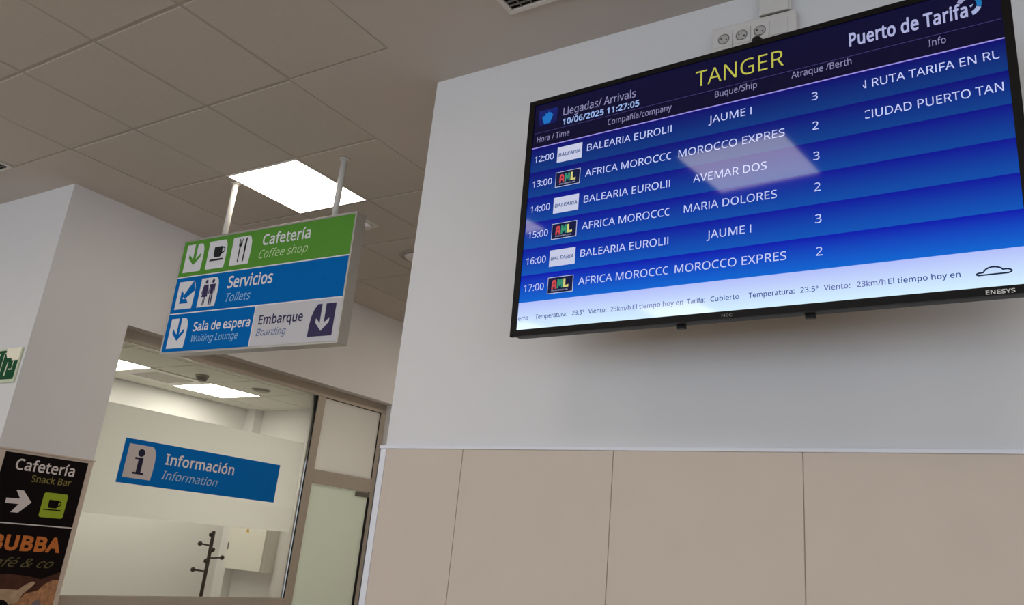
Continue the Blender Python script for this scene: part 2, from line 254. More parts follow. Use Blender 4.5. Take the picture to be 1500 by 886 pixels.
    'm': (262, (189, 153, 211, 150, 227, 140, 236, 123, 239, 98, 239, 0, 215, 0, 215, 97, 213, 112, 207, 123, 198, 130, 184, 132, 166, 129, 153, 120, 146, 104, 144, 83, 144, 0, 119, 0, 119, 97, 118, 107, 116, 116, 112, 123, 106, 128, 98, 131, 89, 132, 75, 131, 65, 126, 57, 118, 52, 108, 49, 94, 48, 78, 48, 0, 24, 0, 24, 150, 44, 150, 47, 130, 49, 130, 54, 137, 60, 143, 76, 150, 93, 153, 109, 151, 122, 147, 132, 139, 139, 128, 140, 128, 149, 139, 161, 147, 174, 151)),
    'n': (173, (96, 153, 120, 150, 137, 140, 147, 123, 150, 98, 150, 0, 126, 0, 126, 96, 124, 112, 118, 123, 107, 130, 92, 132, 71, 129, 58, 118, 51, 101, 48, 78, 48, 0, 24, 0, 24, 150, 44, 150, 47, 130, 49, 130, 54, 137, 61, 143, 78, 150)),
    'o': (169, (154, 75, 153, 58, 149, 42, 143, 29, 135, 18, 125, 9, 113, 2, 100, -2, 84, -3, 70, -2, 57, 2, 45, 9, 35, 18, 27, 29, 21, 42, 17, 58, 15, 75, 18, 98, 24, 118, 34, 133, 48, 144, 65, 151, 85, 153, 104, 151, 121, 144, 135, 133, 146, 118, 152, 98),
            (41, 75, 42, 59, 46, 45, 51, 33, 60, 25, 71, 19, 85, 18, 99, 19, 110, 25, 118, 33, 124, 45, 128, 59, 129, 75, 128, 92, 124, 106, 118, 117, 110, 125, 99, 130, 85, 132, 65, 128, 51, 117, 43, 99)),
    'p': (172, (95, 153, 113, 151, 127, 144, 140, 134, 149, 119, 155, 99, 157, 75, 155, 52, 149, 32, 140, 17, 128, 6, 112, -1, 95, -3, 84, -2, 75, 0, 59, 8, 48, 19, 47, 19, 48, 7, 48, -6, 48, -67, 24, -67, 24, 150, 44, 150, 47, 130, 59, 141, 66, 146, 74, 150, 84, 152),
            (91, 132, 77, 131, 66, 126, 58, 119, 53, 109, 50, 96, 48, 80, 48, 75, 49, 58, 52, 44, 58, 33, 66, 24, 77, 19, 91, 18, 104, 20, 114, 25, 122, 34, 127, 46, 130, 60, 131, 76, 129, 99, 121, 117, 109, 128)),
    'q': (172, (124, -3, 124, 9, 125, 20, 124, 20, 116, 11, 106, 4, 93, -1, 76, -3, 59, -1, 45, 6, 32, 17, 23, 32, 17, 51, 15, 75, 17, 98, 23, 118, 33, 133, 45, 144, 60, 151, 77, 153, 93, 151, 106, 146, 116, 139, 124, 130, 129, 150, 148, 150, 148, -67, 124, -67),
            (81, 18, 95, 19, 106, 23, 114, 30, 120, 40, 123, 54, 124, 69, 124, 75, 122, 100, 115, 118, 101, 129, 81, 132, 63, 129, 51, 117, 43, 98, 41, 74, 43, 51, 51, 33, 63, 21)),
    'r': (116, (94, 153, 103, 153, 111, 151, 108, 129, 100, 130, 92, 131, 84, 130, 76, 127, 68, 123, 62, 117, 56, 109, 52, 101, 49, 91, 48, 80, 48, 0, 24, 0, 24, 150, 44, 150, 47, 123, 59, 138, 67, 144, 75, 149, 84, 152)),
    's': (134, (122, 41, 120, 28, 114, 17, 105, 8, 94, 2, 79, -2, 62, -3, 35, 0, 15, 7, 15, 29, 36, 21, 49, 18, 62, 17, 78, 19, 89, 23, 96, 30, 98, 39, 97, 45, 95, 49, 84, 58, 61, 68, 36, 80, 27, 86, 20, 93, 16, 102, 14, 113, 18, 130, 30, 143, 48, 150, 71, 153, 96, 150, 118, 143, 110, 123, 90, 130, 69, 133, 56, 132, 46, 128, 40, 122, 38, 115, 39, 109, 41, 104, 54, 96, 76, 86, 101, 75, 110, 69, 116, 61, 120, 52)),
    't': (101, (74, 17, 85, 18, 95, 20, 95, 2, 84, -2, 70, -3, 58, -2, 48, 1, 39, 7, 32, 15, 27, 28, 26, 44, 26, 131, 4, 131, 4, 143, 26, 153, 36, 185, 50, 185, 50, 150, 94, 150, 94, 131, 50, 131, 50, 44, 52, 32, 57, 24, 65, 19)),
    'u': (173, (149, 150, 149, 0, 129, 0, 125, 20, 119, 13, 112, 7, 96, 0, 77, -3, 60, -1, 47, 3, 36, 10, 28, 21, 24, 35, 22, 52, 22, 150, 47, 150, 47, 54, 49, 38, 55, 27, 66, 20, 80, 18, 95, 19, 107, 24, 115, 32, 121, 42, 124, 56, 125, 72, 125, 150)),
    'v': (142, (57, 0, 0, 150, 26, 150, 58, 62, 63, 48, 68, 33, 70, 22, 75, 34, 79, 48, 84, 62, 116, 150, 142, 150, 85, 0)),
    'y': (143, (0, 150, 27, 150, 59, 65, 64, 50, 69, 37, 72, 24, 78, 42, 86, 65, 116, 150, 143, 150, 78, -21, 72, -34, 66, -45, 58, -55, 48, -61, 37, -66, 24, -67, 12, -67, 3, -65, 3, -45, 11, -46, 20, -47, 28, -46, 35, -44, 40, -40, 45, -35, 53, -20, 61, -1)),
    'º': (105, (97, 155, 94, 135, 85, 120, 71, 110, 52, 107, 35, 110, 21, 119, 12, 134, 9, 155, 12, 175, 21, 190, 35, 199, 53, 202, 65, 201, 76, 197, 85, 190, 91, 181, 95, 169),
            (27, 155, 28, 141, 33, 130, 41, 124, 53, 122, 64, 124, 73, 130, 77, 141, 79, 155, 77, 169, 73, 179, 64, 185, 53, 187, 41, 185, 33, 179, 28, 169)),
    'é': (158, (82, 153, 100, 151, 115, 145, 127, 134, 136, 121, 142, 104, 144, 85, 144, 70, 41, 70, 44, 48, 54, 32, 69, 22, 89, 18, 114, 21, 137, 29, 137, 7, 114, 0, 88, -3, 68, -1, 50, 6, 35, 17, 25, 32, 18, 51, 15, 74, 17, 97, 24, 116, 34, 132, 47, 143, 63, 151),
            (82, 133, 66, 130, 54, 121, 45, 108, 41, 90, 118, 90, 117, 102, 114, 112, 109, 121, 102, 127, 93, 131),
            (121, 212, 114, 202, 104, 191, 92, 179, 81, 170, 65, 170, 65, 173, 74, 186, 84, 201, 92, 215, 121, 215)),
    'í': (72, (48, 0, 24, 0, 24, 150, 48, 150),
            (78, 212, 70, 202, 60, 191, 48, 179, 38, 170, 21, 170, 21, 173, 30, 186, 40, 201, 48, 215, 78, 215)),
    'ñ': (173, (96, 153, 120, 150, 137, 140, 147, 123, 150, 98, 150, 0, 126, 0, 126, 96, 124, 112, 118, 123, 107, 130, 92, 132, 71, 129, 58, 118, 51, 101, 48, 78, 48, 0, 24, 0, 24, 150, 44, 150, 47, 130, 49, 130, 54, 137, 61, 143, 78, 150),
            (35, 170, 39, 185, 45, 196, 54, 203, 66, 206, 78, 203, 89, 198, 99, 192, 109, 190, 114, 191, 119, 194, 124, 206, 138, 206, 135, 191, 129, 180, 119, 172, 108, 170, 96, 172, 85, 178, 75, 184, 65, 186, 59, 185, 55, 182, 50, 170)),
    'ó': (169, (154, 75, 153, 58, 149, 42, 143, 29, 135, 18, 125, 9, 113, 2, 100, -2, 84, -3, 70, -2, 57, 2, 45, 9, 35, 18, 27, 29, 21, 42, 17, 58, 15, 75, 18, 98, 24, 118, 34, 133, 48, 144, 65, 151, 85, 153, 104, 151, 121, 144, 135, 133, 146, 118, 152, 98),
            (41, 75, 42, 59, 46, 45, 51, 33, 60, 25, 71, 19, 85, 18, 99, 19, 110, 25, 118, 33, 124, 45, 128, 59, 129, 75, 128, 92, 124, 106, 118, 117, 110, 125, 99, 130, 85, 132, 65, 128, 51, 117, 43, 99),
            (126, 212, 119, 202, 109, 191, 97, 179, 86, 170, 70, 170, 70, 173, 79, 186, 89, 201, 97, 215, 126, 215)),
}
BAR = (76, (26, 0, 26, 200, 50, 200, 50, 0))           # plain upright capital i of the timetable rows

def grow(c, d):
    n = len(c); out = []
    for i in range(n):
        p, q, r = Vector(c[i - 1]), Vector(c[i]), Vector(c[(i + 1) % n])
        t1 = (q - p).normalized(); t2 = (r - q).normalized()
        n1 = Vector((-t1.y, t1.x)); n2 = Vector((-t2.y, t2.x))
        m = n1 + n2
        if m.length < 1e-4:
            out.append(tuple(q + n1 * d)); continue
        m.normalize()
        out.append(tuple(q + m * (d / max(0.6, m.dot(n1)))))
    return out

_txt = {}
def text_mesh(s, shear=0.0, offset=0.0, font='A'):
    """outline letters filled to a flat mesh, cap height 1"""
    key = (s, shear, offset, font)
    if key in _txt:
        return _txt[key]
    cu = bpy.data.curves.new('tmp_text', 'CURVE')
    cu.dimensions = '2D'; cu.fill_mode = 'FRONT'
    x = 0.0
    for ch in s:
        g_ = BAR if (ch == 'I' and font == 'A') else GLYPHS[ch]
        cs = [[(q[i] / 200.0, q[i + 1] / 200.0) for i in range(0, len(q), 2)] for q in g_[1:]]
        if cs:
            turn = [sum(c[i - 1][0] * c[i][1] - c[i][0] * c[i - 1][1] for i in range(len(c))) for c in cs]
            if max(turn, key=abs) > 0:
                cs = [c[::-1] for c in cs]
        for c in cs:
            if offset:
                c = grow(c, offset)
            sp = cu.splines.new('POLY'); sp.points.add(len(c) - 1); sp.use_cyclic_u = True
            for p, q in zip(sp.points, c):
                p.co = (x + q[0] + shear * q[1], q[1], 0, 1)
        x += g_[0] / 200.0 + max(0.0, offset)
    ob = bpy.data.objects.new('tmp_text', cu); COL.objects.link(ob)
    bpy.context.view_layer.update()
    ev = ob.evaluated_get(bpy.context.evaluated_depsgraph_get())
    me = ev.to_mesh()
    V = [(v.co.x, v.co.y) for v in me.vertices]
    F = [tuple(p.vertices) for p in me.polygons]
    ev.to_mesh_clear()
    bpy.data.objects.remove(ob); bpy.data.curves.remove(cu)
    _txt[key] = (V, F)
    return _txt[key]
CAP = 1.0

class MB:
    def __init__(self):
        self.v = []; self.f = []; self.mi = []; self.sm = []; self.mats = []
    def _m(self, m):
        if m not in self.mats:
            self.mats.append(m)
        return self.mats.index(m)
    def face(self, idx, m, smooth=False):
        self.f.append(tuple(idx)); self.mi.append(self._m(m)); self.sm.append(smooth)
    def box(self, x0, x1, y0, y1, z0, z1, m):
        b = len(self.v)
        self.v += [(x0, y0, z0), (x1, y0, z0), (x1, y1, z0), (x0, y1, z0), (x0, y0, z1), (x1, y0, z1), (x1, y1, z1), (x0, y1, z1)]
        for q in ((0, 3, 2, 1), (4, 5, 6, 7), (0, 1, 5, 4), (1, 2, 6, 5), (2, 3, 7, 6), (3, 0, 4, 7)):
            self.face([b + i for i in q], m)
        return self
    def poly(self, pts, z, m, depth=0.0, holes=()):
        """flat outline in the local XY plane at height z; depth > 0 gives it thickness below z"""
        loops = [list(pts)] + [list(h) for h in holes]
        flat = [p for l in loops for p in l]
        tris = tessellate_polygon([[Vector((p[0], p[1], 0)) for p in l] for l in loops])
        b = len(self.v)
        self.v += [(p[0], p[1], z) for p in flat]
        for t in tris:
            a, c, d = (Vector(flat[i] + (0,)) if len(flat[i]) == 2 else Vector(flat[i]) for i in t)
            n = (c - a).cross(d - a).z
            self.face([b + i for i in (t if n > 0 else reversed(t))], m)
        if depth > 0:
            b2 = len(self.v)
            self.v += [(p[0], p[1], z - depth) for p in flat]
            k = 0
            for l in loops:
                n = len(l)
                for i in range(n):
                    j = (i + 1) % n
                    self.face((b + k + i, b2 + k + i, b2 + k + j, b + k + j), m)
                k += n
        return self
    def rect(self, x0, x1, y0, y1, z, m):
        return self.poly([(x0, y0), (x1, y0), (x1, y1), (x0, y1)], z, m)
    def ring(self, x, y, r0, r1, z, m, a0=0, a1=360, n=24, sy=1.0):
        full = abs(a1 - a0) >= 359.9
        o = [(x + r1 * math.cos(math.radians(a0 + (a1 - a0) * i / n)), y + sy * r1 * math.sin(math.radians(a0 + (a1 - a0) * i / n))) for i in range(n + (0 if full else 1))]
        if r0 <= 0:
            return self.poly(o, z, m)
        q = [(x + r0 * math.cos(math.radians(a0 + (a1 - a0) * i / n)), y + sy * r0 * math.sin(math.radians(a0 + (a1 - a0) * i / n))) for i in range(n + (0 if full else 1))]
        if full:
            return self.poly(o, z, m, holes=[q[::-1]])
        return self.poly(o + q[::-1], z, m)
    def text(self, s, x0, x1, y, cap, z, m, bold=0.0, shear=0.0, clip=None, font='N'):
        vs_, fs = text_mesh(s, shear, bold * 1.4, font)
        lo = min(p[0] for p in vs_); hi = max(p[0] for p in vs_)
        sx = (x1 - x0) / (hi - lo); sy = cap / CAP
        P = [(x0 + (px - lo) * sx, y + py * sy) for px, py in vs_]
        for fc in fs:
            pl = [P[i] for i in fc]
            if clip:
                pl = clip_poly(pl, clip[0], clip[1])
                if len(pl) < 3:
                    continue
            b = len(self.v)
            self.v += [(p[0], p[1], z) for p in pl]
            ar = sum(pl[i][0] * pl[(i + 1) % len(pl)][1] - pl[(i + 1) % len(pl)][0] * pl[i][1] for i in range(len(pl)))
            idx = list(range(b, b + len(pl)))
            self.face(idx if ar > 0 else idx[::-1], m)
        return self
    def tube(self, pts, r, m, n=14, cap=True):
        pts = [Vector(p) for p in pts]
        rs = r if isinstance(r, (list, tuple)) else [r] * len(pts)
        rings = []
        for i, p in enumerate(pts):
            d = (pts[min(i + 1, len(pts) - 1)] - pts[max(i - 1, 0)]).normalized()
            u = d.orthogonal().normalized() if i == 0 else (pu - d * pu.dot(d)).normalized()
            pu = u; w = d.cross(u)
            b = len(self.v)
            for k in range(n):
                a = 2 * math.pi * k / n
                self.v.append(tuple(p + (u * math.cos(a) + w * math.sin(a)) * rs[i]))
            rings.append(b)
        for a, b in zip(rings, rings[1:]):
            for k in range(n):
                self.face((a + k, a + (k + 1) % n, b + (k + 1) % n, b + k), m, True)
        if cap:
            self.face([rings[0] + k for k in range(n)][::-1], m)
            self.face([rings[-1] + k for k in range(n)], m)
        return self
    def lathe(self, prof, m, c=(0, 0, 0), n=28):
        """profile of (radius, height) turned about the local Z axis"""
        rings = []
        for r, h in prof:
            b = len(self.v)
            for k in range(n):
                a = 2 * math.pi * k / n
                self.v.append((c[0] + r * math.cos(a), c[1] + r * math.sin(a), c[2] + h))
            rings.append(b)
        for a, b in zip(rings, rings[1:]):
            for k in range(n):
                self.face((a + k, a + (k + 1) % n, b + (k + 1) % n, b + k), m, True)
        self.face([rings[0] + k for k in range(n)][::-1], m)
        self.face([rings[-1] + k for k in range(n)], m)
        return self
    def ball(self, c, r, m, n=14, k=8):
        prof = [(max(1e-4, r * math.sin(math.pi * i / k)), -r * math.cos(math.pi * i / k)) for i in range(k + 1)]
        return self.lathe(prof, m, c, n)
    def build(self, name, parent=None, bevel=0.0, props=None):
        me = bpy.data.meshes.new(name)
        me.from_pydata(self.v, [], self.f)
        for m in self.mats:
            me.materials.append(m)
        for p, mi, s in zip(me.polygons, self.mi, self.sm):
            p.material_index = mi; p.use_smooth = s
        me.update()
        o = bpy.data.objects.new(name, me); COL.objects.link(o)
        if parent is not None:
            o.parent = parent
        if bevel > 0:
            bv = o.modifiers.new('bevel', 'BEVEL'); bv.width = bevel; bv.segments = 2; bv.limit_method = 'ANGLE'
        for k, val in (props or {}).items():
            o[k] = val
        return o

def clip_poly(pl, a, b):
    for s, lim in ((1, a), (-1, -b)):
        out = []
        for i in range(len(pl)):
            p, q = pl[i], pl[(i + 1) % len(pl)]
            pi, qi = s * p[0] >= lim, s * q[0] >= lim
            if pi:
                out.append(p)
            if pi != qi:
                t = (s * lim - p[0]) / (q[0] - p[0])
                out.append((s * lim, p[1] + (q[1] - p[1]) * t))
        pl = out
        if not pl:
            return []
    return pl

def placed(origin, right, up):
    """local x = right, y = up, z = out of the face towards the viewer"""
    a = Vector(right).normalized(); b = Vector(up); b = (b - a * b.dot(a)).normalized(); c = a.cross(b)
    return Matrix(((a.x, b.x, c.x, origin[0]), (a.y, b.y, c.y, origin[1]), (a.z, b.z, c.z, origin[2]), (0, 0, 0, 1)))

def thing(name, label, cat, matrix=None, group=None):
    o = bpy.data.objects.new(name, None); COL.objects.link(o)
    o.empty_display_size = 0.1
    if matrix is not None:
        o.matrix_world = matrix
    o['label'] = label; o['category'] = cat
    if group:
        o['group'] = group
    return o

def structure(mb, name, parent=None, bevel=0.0):
    o = mb.build(name, parent, bevel)
    if parent is None:
        o['kind'] = 'structure'
    return o

T = Matrix.Translation

# ------------------------------------------------------------------ the hall's shell
XI = -5.12      # face of the wall with the information window
YT = 2.47       # face of the wall that carries the monitor
Z = lambda h: EYE + h

structure(MB().box(-9.0, 7.0, -8.0, 9.0, -0.1, 0.0, M_FLOOR), 'floor')

# wall with the monitor: outer corner at x = -2.22
w = MB()
w.poly([(-2.22, YT), (7.0, YT), (7.0, 2.62), (-2.07, 2.62), (-2.07, 9.0), (-2.22, 9.0)], CEIL + 0.03, M_WALL, depth=CEIL + 0.03)
structure(w, 'wall_right')

# wall with the glazed opening, and the white return left of it
w = MB()
OY0, OY1 = 3.044, 5.752                          # opening along y
OZ0, OZ1 = Z(-0.535), Z(1.232)                   # window bottom, head
w.poly([(-9.0, YT), (XI, YT), (XI, OY0), (-5.32, OY0), (-5.32, 2.62), (-9.0, 2.62)], CEIL + 0.03, M_WALL, depth=CEIL + 0.03)
w.box(-5.32, XI, OY0, OY1, OZ1, CEIL + 0.03, M_WALL)
w.box(-5.32, XI, OY0, 4.915, 0.0, OZ0, M_WALL)
w.box(-5.32, XI, OY1, 9.0, 0.0, CEIL + 0.03, M_WALL)
structure(w, 'wall_left')
structure(MB().box(-5.3, -2.0, 9.0, 9.15, 0.0, CEIL + 0.03, M_WALL), 'wall_back')
structure(MB().box(-9.15, -9.0, -8.0, 2.62, 0.0, CEIL + 0.03, M_WALL), 'wall_far_left')
structure(MB().box(7.0, 7.15, -2.5, 2.62, 0.0, CEIL + 0.03, M_WALL), 'wall_far_right')  # unseen wall cut short so daylight reaches the monitor wall's right side

# ceiling: plain plaster margins round a field of square tiles
GX = [-2.25 - 0.6 * i for i in range(12)]        # tile lines, x
GY0 = 2.170                                       # a tile line, y
TW, REC = 0.009, 0.004                            # half width of a joint, its depth
XA, XB = -4.65, -2.85
c = MB()
T0, T1 = CEIL, CEIL + 0.06
c.box(-2.25, 7.0, -8.0, YT + 0.05, T0, T1, M_CEIL)                  # right margin
c.box(XB, -2.25, GY0, YT + 0.05, T0, T1, M_CEIL)                    # along the monitor wall's corner
c.box(XB, -2.16, YT + 0.05, 9.0, T0, T1, M_CEIL)
c.box(-9.0, XA, GY0, YT + 0.05, T0, T1, M_CEIL)
c.box(XI - 0.05, XA, YT + 0.05, 9.0, T0, T1, M_CEIL)
structure(c, 'ceiling')

holes = {}                                        # tile cells taken by a fitting
def cell(ix, iy):
    """tile cell: ix counts leftwards from x = -2.25, iy from y = GY0 (negative = nearer)"""
    return (-2.25 - 0.6 * (ix + 1), -2.25 - 0.6 * ix, GY0 + 0.6 * iy, GY0 + 0.6 * (iy + 1))
LIGHTS = [(2, 1), (2, 5), (2, 7), (2, 9), (4, -4), (7, -4), (1, -8), (4, -8), (7, -8), (1, -12), (4, -12), (7, -12)]
VENT = (5, -1)
taken = set(LIGHTS) | {VENT}
g = MB()
bars = MB()
for ix in range(0, 12):
    for iy in range(-17, 12):
        x0, x1, y0, y1 = cell(ix, iy)
        if iy >= 0 and not (XA - 0.01 <= x0 and x1 <= XB + 0.01):
            continue
        if x0 < -9.05 or y1 > 9.05:
            continue
        if (ix, iy) in taken:
            continue
        g.box(x0 + TW, x1 - TW, y0 + TW, y1 - TW, CEIL, CEIL + 0.02, M_TILE)
bars.box(-8.87, -2.25, -8.0, GY0, CEIL + REC, T1, M_TBAR)
bars.box(XA, XB, GY0, 9.0, CEIL + REC, T1, M_TBAR)
structure(g, 'ceiling', bevel=0.003)
structure(bars, 'ceiling')

# dado panelling with its cap rail and white corner trim
DY = YT - 0.015
DT = Z(0.358)
def dado_right():
    p = MB()
    p.box(-2.205, 6.99, DY + 0.004, YT - 0.001, 0.0, DT, M_GAP)
    xs = [-2.203, -1.837, -1.230, -0.624, -0.018, 0.588, 1.194, 1.8, 2.406, 3.012, 3.618, 4.2, 4.8, 5.4, 6.0, 6.6, 6.99]
    for a, b in zip(xs, xs[1:]):
        p.box(a + 0.0012, b - 0.0012, DY, DY + 0.006, 0.002, DT, M_DADO)
    return p
structure(dado_right(), 'trim_1', bevel=0.0015)
structure(MB().box(-2.236, 6.99, DY - 0.005, YT, DT, DT + 0.013, M_WHITEMETAL), 'trim_2', bevel=0.002)
p = MB()
p.box(-2.236, -2.203, DY - 0.001, DY + 0.005, 0.0, DT, M_WHITEMETAL)
p.box(-2.236, -2.230, DY - 0.001, DY + 0.05, 0.0, DT, M_WHITEMETAL)
structure(p, 'trim_3', bevel=0.001)
structure(MB().box(-2.235, -2.2205, DY + 0.05, 8.99, 0.0, DT, M_DADO), 'trim_4')
DX = XI + 0.014
structure(MB().box(XI + 0.0005, DX, YT + 0.002, OY0 - 0.002, 0.0, Z(0.346), M_DADO), 'trim_5', bevel=0.0015)
structure(MB().box(XI + 0.0005, DX + 0.006, YT - 0.004, OY0 + 0.006, Z(0.346), Z(0.355), M_DADO), 'trim_6', bevel=0.0015)

# ------------------------------------------------------------------ information room behind the glass
RZ = Z(1.30)
RX, RY = -7.56, 6.19
rm = MB()
rm.box(RX - 0.1, RX, 2.62, RY, 0.0, RZ + 0.05, M_WALL)
structure(rm, 'wall_room_back')
structure(MB().box(RX - 0.1, -5.32, RY, RY + 0.1, 0.0, RZ + 0.05, M_WALL), 'wall_room_end')
structure(MB().box(RX, RX + 0.15, RY - 0.11, RY, 0.0, RZ, M_WALL), 'trim_7')
M_RTILE = mat('room_ceiling_tile', (214, 212, 204), 0.9, 0.1, noise=0.015, nscale=30)
rc = MB(); rb = MB()
rxs = [-7.56, -7.245, -6.645, -6.045, -5.445, -5.32]
rys = [2.62, 3.065, 3.665, 4.275, 4.885, 5.495, 6.095, 6.19]
ROOM_LIGHTS = [(1, 2), (1, 4)]
for i in range(5):
    for j in range(7):
        if (i, j) in ROOM_LIGHTS or (i, j) == (1, 3):
            continue
        rc.box(rxs[i] + 0.008, rxs[i + 1] - 0.008, rys[j] + 0.008, rys[j + 1] - 0.008, RZ, RZ + 0.02, M_RTILE)
rb.box(RX, -5.32, 2.62, RY, RZ + 0.006, RZ + 0.05, mat('room_grid_bar', (196, 193, 182), 0.6, 0.2))
structure(MB().box(RX, -5.32, 2.62, RY, 0.0, 0.012, mat('room_floor', (196, 194, 188), 0.4, 0.3)), 'floor')
structure(rc, 'ceiling', bevel=0.002)
structure(rb, 'ceiling')

# ------------------------------------------------------------------ window, fanlight and glass door
GXP = -5.245                                      # glass plane
F0, F1 = -5.275, -5.225                           # frame depth
win = thing('window_1', 'x', 'window')
del win['label']; del win['category']
win['kind'] = 'structure'
fr = MB()
fr.box(F0, F1, OY0, OY1, Z(1.150), OZ1, M_ALU)               # head
fr.box(F0, F1, OY0, 3.10, OZ0, Z(1.150), M_ALU)              # left stile
fr.box(F0, F1, 4.905, 4.987, 0.0, Z(1.150), M_ALU)           # mullion
fr.box(F0, F1, 5.692, OY1, 0.0, Z(1.150), M_ALU)             # right stile
fr.box(F0, F1, 4.987, 5.692, Z(0.445), Z(0.556), M_ALU)      # transom bar
fr.box(F0, F1, 3.10, 4.905, OZ0, Z(-0.441), M_ALU)           # bottom rail
fr.build('window_frame', win, bevel=0.003)
gk = MB()
for (a, b, lo, hi) in ((3.10, 4.905, -0.441, 1.150), (4.987, 5.692, 0.556, 1.150)):
    t = 0.003
    gk.box(GXP - 0.008, GXP + 0.012, b - t, b, Z(lo), Z(hi), M_RUBBER)
    if a > 4:
        gk.box(GXP - 0.008, GXP + 0.012, a, b, Z(hi) - t, Z(hi), M_RUBBER)
gk.build('gasket', win)
gp = MB().box(GXP - 0.003, GXP + 0.003, 3.104, 4.901, Z(-0.443), Z(1.148), M_GLASS).build('pane', win)
fb = MB().box(GXP - 0.0045, GXP - 0.0035, 3.104, 4.857, Z(0.046), Z(0.744), M_FROST).build('frosted_band', gp)
MB().box(GXP - 0.003, GXP + 0.003, 4.990, 5.689, Z(0.556), Z(1.148), M_FROSTT).build('fanlight_pane', win)

door = thing('door_1', 'x', 'door')
del door['label']; del door['category']
door['kind'] = 'structure'
MB().box(GXP - 0.005, GXP + 0.005, 4.992, 5.678, 0.01, Z(0.441), M_FROSTD).build('door_pane', door, bevel=0.001)
h = MB()
h.box(GXP - 0.014, GXP + 0.016, 5.520, 5.684, Z(0.396), Z(0.434), mat('dark_hinge_metal', (104, 97, 88), 0.4, 0.4))
h.build('pivot_hinge', door, bevel=0.003)
MB().box(GXP - 0.02, GXP + 0.02, 5.684, 5.692, 0.0, Z(0.40), M_RUBBER).build('seal_strip', door)
hd = MB()
hd.tube([(GXP + 0.045, 5.07, 0.66), (GXP + 0.045, 5.07, 0.96)], 0.011, M_STEEL)
hd.tube([(GXP + 0.004, 5.07, 0.71), (GXP + 0.045, 5.07, 0.71)], 0.007, M_STEEL)
hd.tube([(GXP + 0.004, 5.07, 0.91), (GXP + 0.045, 5.07, 0.91)], 0.007, M_STEEL)
hd.build('door_handle', door)

# ------------------------------------------------------------------ arrivals monitor (65 inch, on a wall arm)
MW, MH = 1.460, 0.8404
mon = thing('arrivals_monitor', 'large black wall monitor showing blue ferry arrivals timetable', 'monitor',
            placed((-1.4462, 2.1113, Z(0.6622)), (0.9989, -0.0461, -0.0049), (0.0039, -0.0221, 0.9997)))
SX0, SX1, SY0, SY1 = 0.0225, 1.4385, 0.0205, 0.8225
bz = MB()
bz.poly([(0, 0), (MW, 0), (MW, MH), (0, MH)], 0.0, M_BEZEL, depth=0.012,
        holes=[[(SX0, SY0), (SX0, SY1), (SX1, SY1), (SX1, SY0)]])
bz.build('bezel', mon)
cb = MB()
cb.box(0.004, MW - 0.004, 0.004, MH - 0.004, -0.055, -0.0121, M_BLACKPL)
cb.box(0.25, MW - 0.25, 0.15, MH - 0.15, -0.085, -0.055, M_BLACKPL)
cb.build('cabinet', mon, bevel=0.003)
ar = MB()
ar.box(0.45, 1.01, 0.30, 0.34, -0.105, -0.085, M_BLACKPL)
ar.box(0.45, 1.01, 0.50, 0.54, -0.105, -0.085, M_BLACKPL)
ar.box(0.70, 0.76, 0.28, 0.56, -0.30, -0.105, M_BLACKPL)
ar.box(0.58, 0.88, 0.25, 0.59, -0.335, -0.30, M_BLACKPL)
ar.build('wall_arm', mon)
for u in (0.559, 0.923):
    MB().box(u, u + 0.026, -0.008, 0.006, -0.050, -0.036, M_BLACKPL).build('foot_tab', mon, bevel=0.001)
M_LOGO = mat('silver_lettering', (205, 203, 200), 0.4, 0.5)
MB().text('ENESYS', 1.3457, 1.4048, 0.0030, 0.0092, 0.0006, M_LOGO, bold=0.03, font='A').build('maker_lettering', mon, props={'label': 'bold silver lettering at right of bezel'})
MB().text('NEC', 0.7097, 0.7398, 0.0045, 0.0075, 0.0006, mat('dim_silver_lettering', (120, 116, 112), 0.4, 0.5), bold=0.015, font='A').build('maker_lettering', mon, props={'label': 'small dim lettering at centre of bezel'})

scr = MB().box(SX0 - 0.002, SX1 + 0.002, SY0 - 0.002, SY1 + 0.002, -0.012, -0.004, screen_mat('screen_black', (4, 4, 10))).build('screen', mon)
ZS = -0.0034
S_TXT = screen_mat('screen_white_text', (196, 203, 246))
S_DIM = screen_mat('screen_grey_text', (140, 138, 178))
S_LINE = screen_mat('screen_lilac_line', (150, 140, 225))
S_LINE2 = screen_mat('screen_thin_line', (66, 58, 118))
def sub(mb, name):
    return mb.build(name, scr)
sub(MB().rect(SX0, SX1, 0.657, SY1, ZS, screen_mat('screen_header', (3, 2, 46), (2, 0, 38))), 'header_band')
sub(MB().rect(SX0 + 0.006, SX1 - 0.003, 0.7122, 0.7137, ZS + 0.0004, S_LINE2), 'divider_line')
sub(MB().rect(SX0, SX1, 0.6555, 0.6592, ZS + 0.0004, S_LINE), 'divider_line')
RH = (0.657 - 0.1105) / 6
ROWCOL = [((0, 0, 104), (0, 54, 128)), ((0, 0, 118), (0, 62, 140)), ((0, 2, 134), (0, 68, 154)),
          ((0, 4, 146), (0, 76, 168)), ((0, 8, 156), (0, 84, 182)), ((0, 12, 172), (0, 100, 208))]
for r in range(6):
    t = 0.657 - RH * r
    sub(MB().rect(SX0, SX1, t - RH, t - (0.0015 if r == 0 else 0), ZS, screen_mat('screen_row_%s' % 'abcdef'[r], *ROWCOL[r])), 'row_band')
sub(MB().rect(SX0, SX1, SY0, 0.1105, ZS, screen_mat('screen_ticker', (178, 190, 250), (212, 240, 255))), 'ticker_band')
ZL = ZS + 0.0005
def line(s, x0, x1, y, cap, m=None, bold=0.0, shear=0.0, clip=None, font='A'):
    sub(MB().text(s, x0, x1, y, cap, ZL, m or S_TXT, bold, shear, clip, font), 'lettering')
line('Llegadas/ Arrivals', 0.141, 0.414, 0.7575, 0.0285, S_DIM, 0.004, font='N')
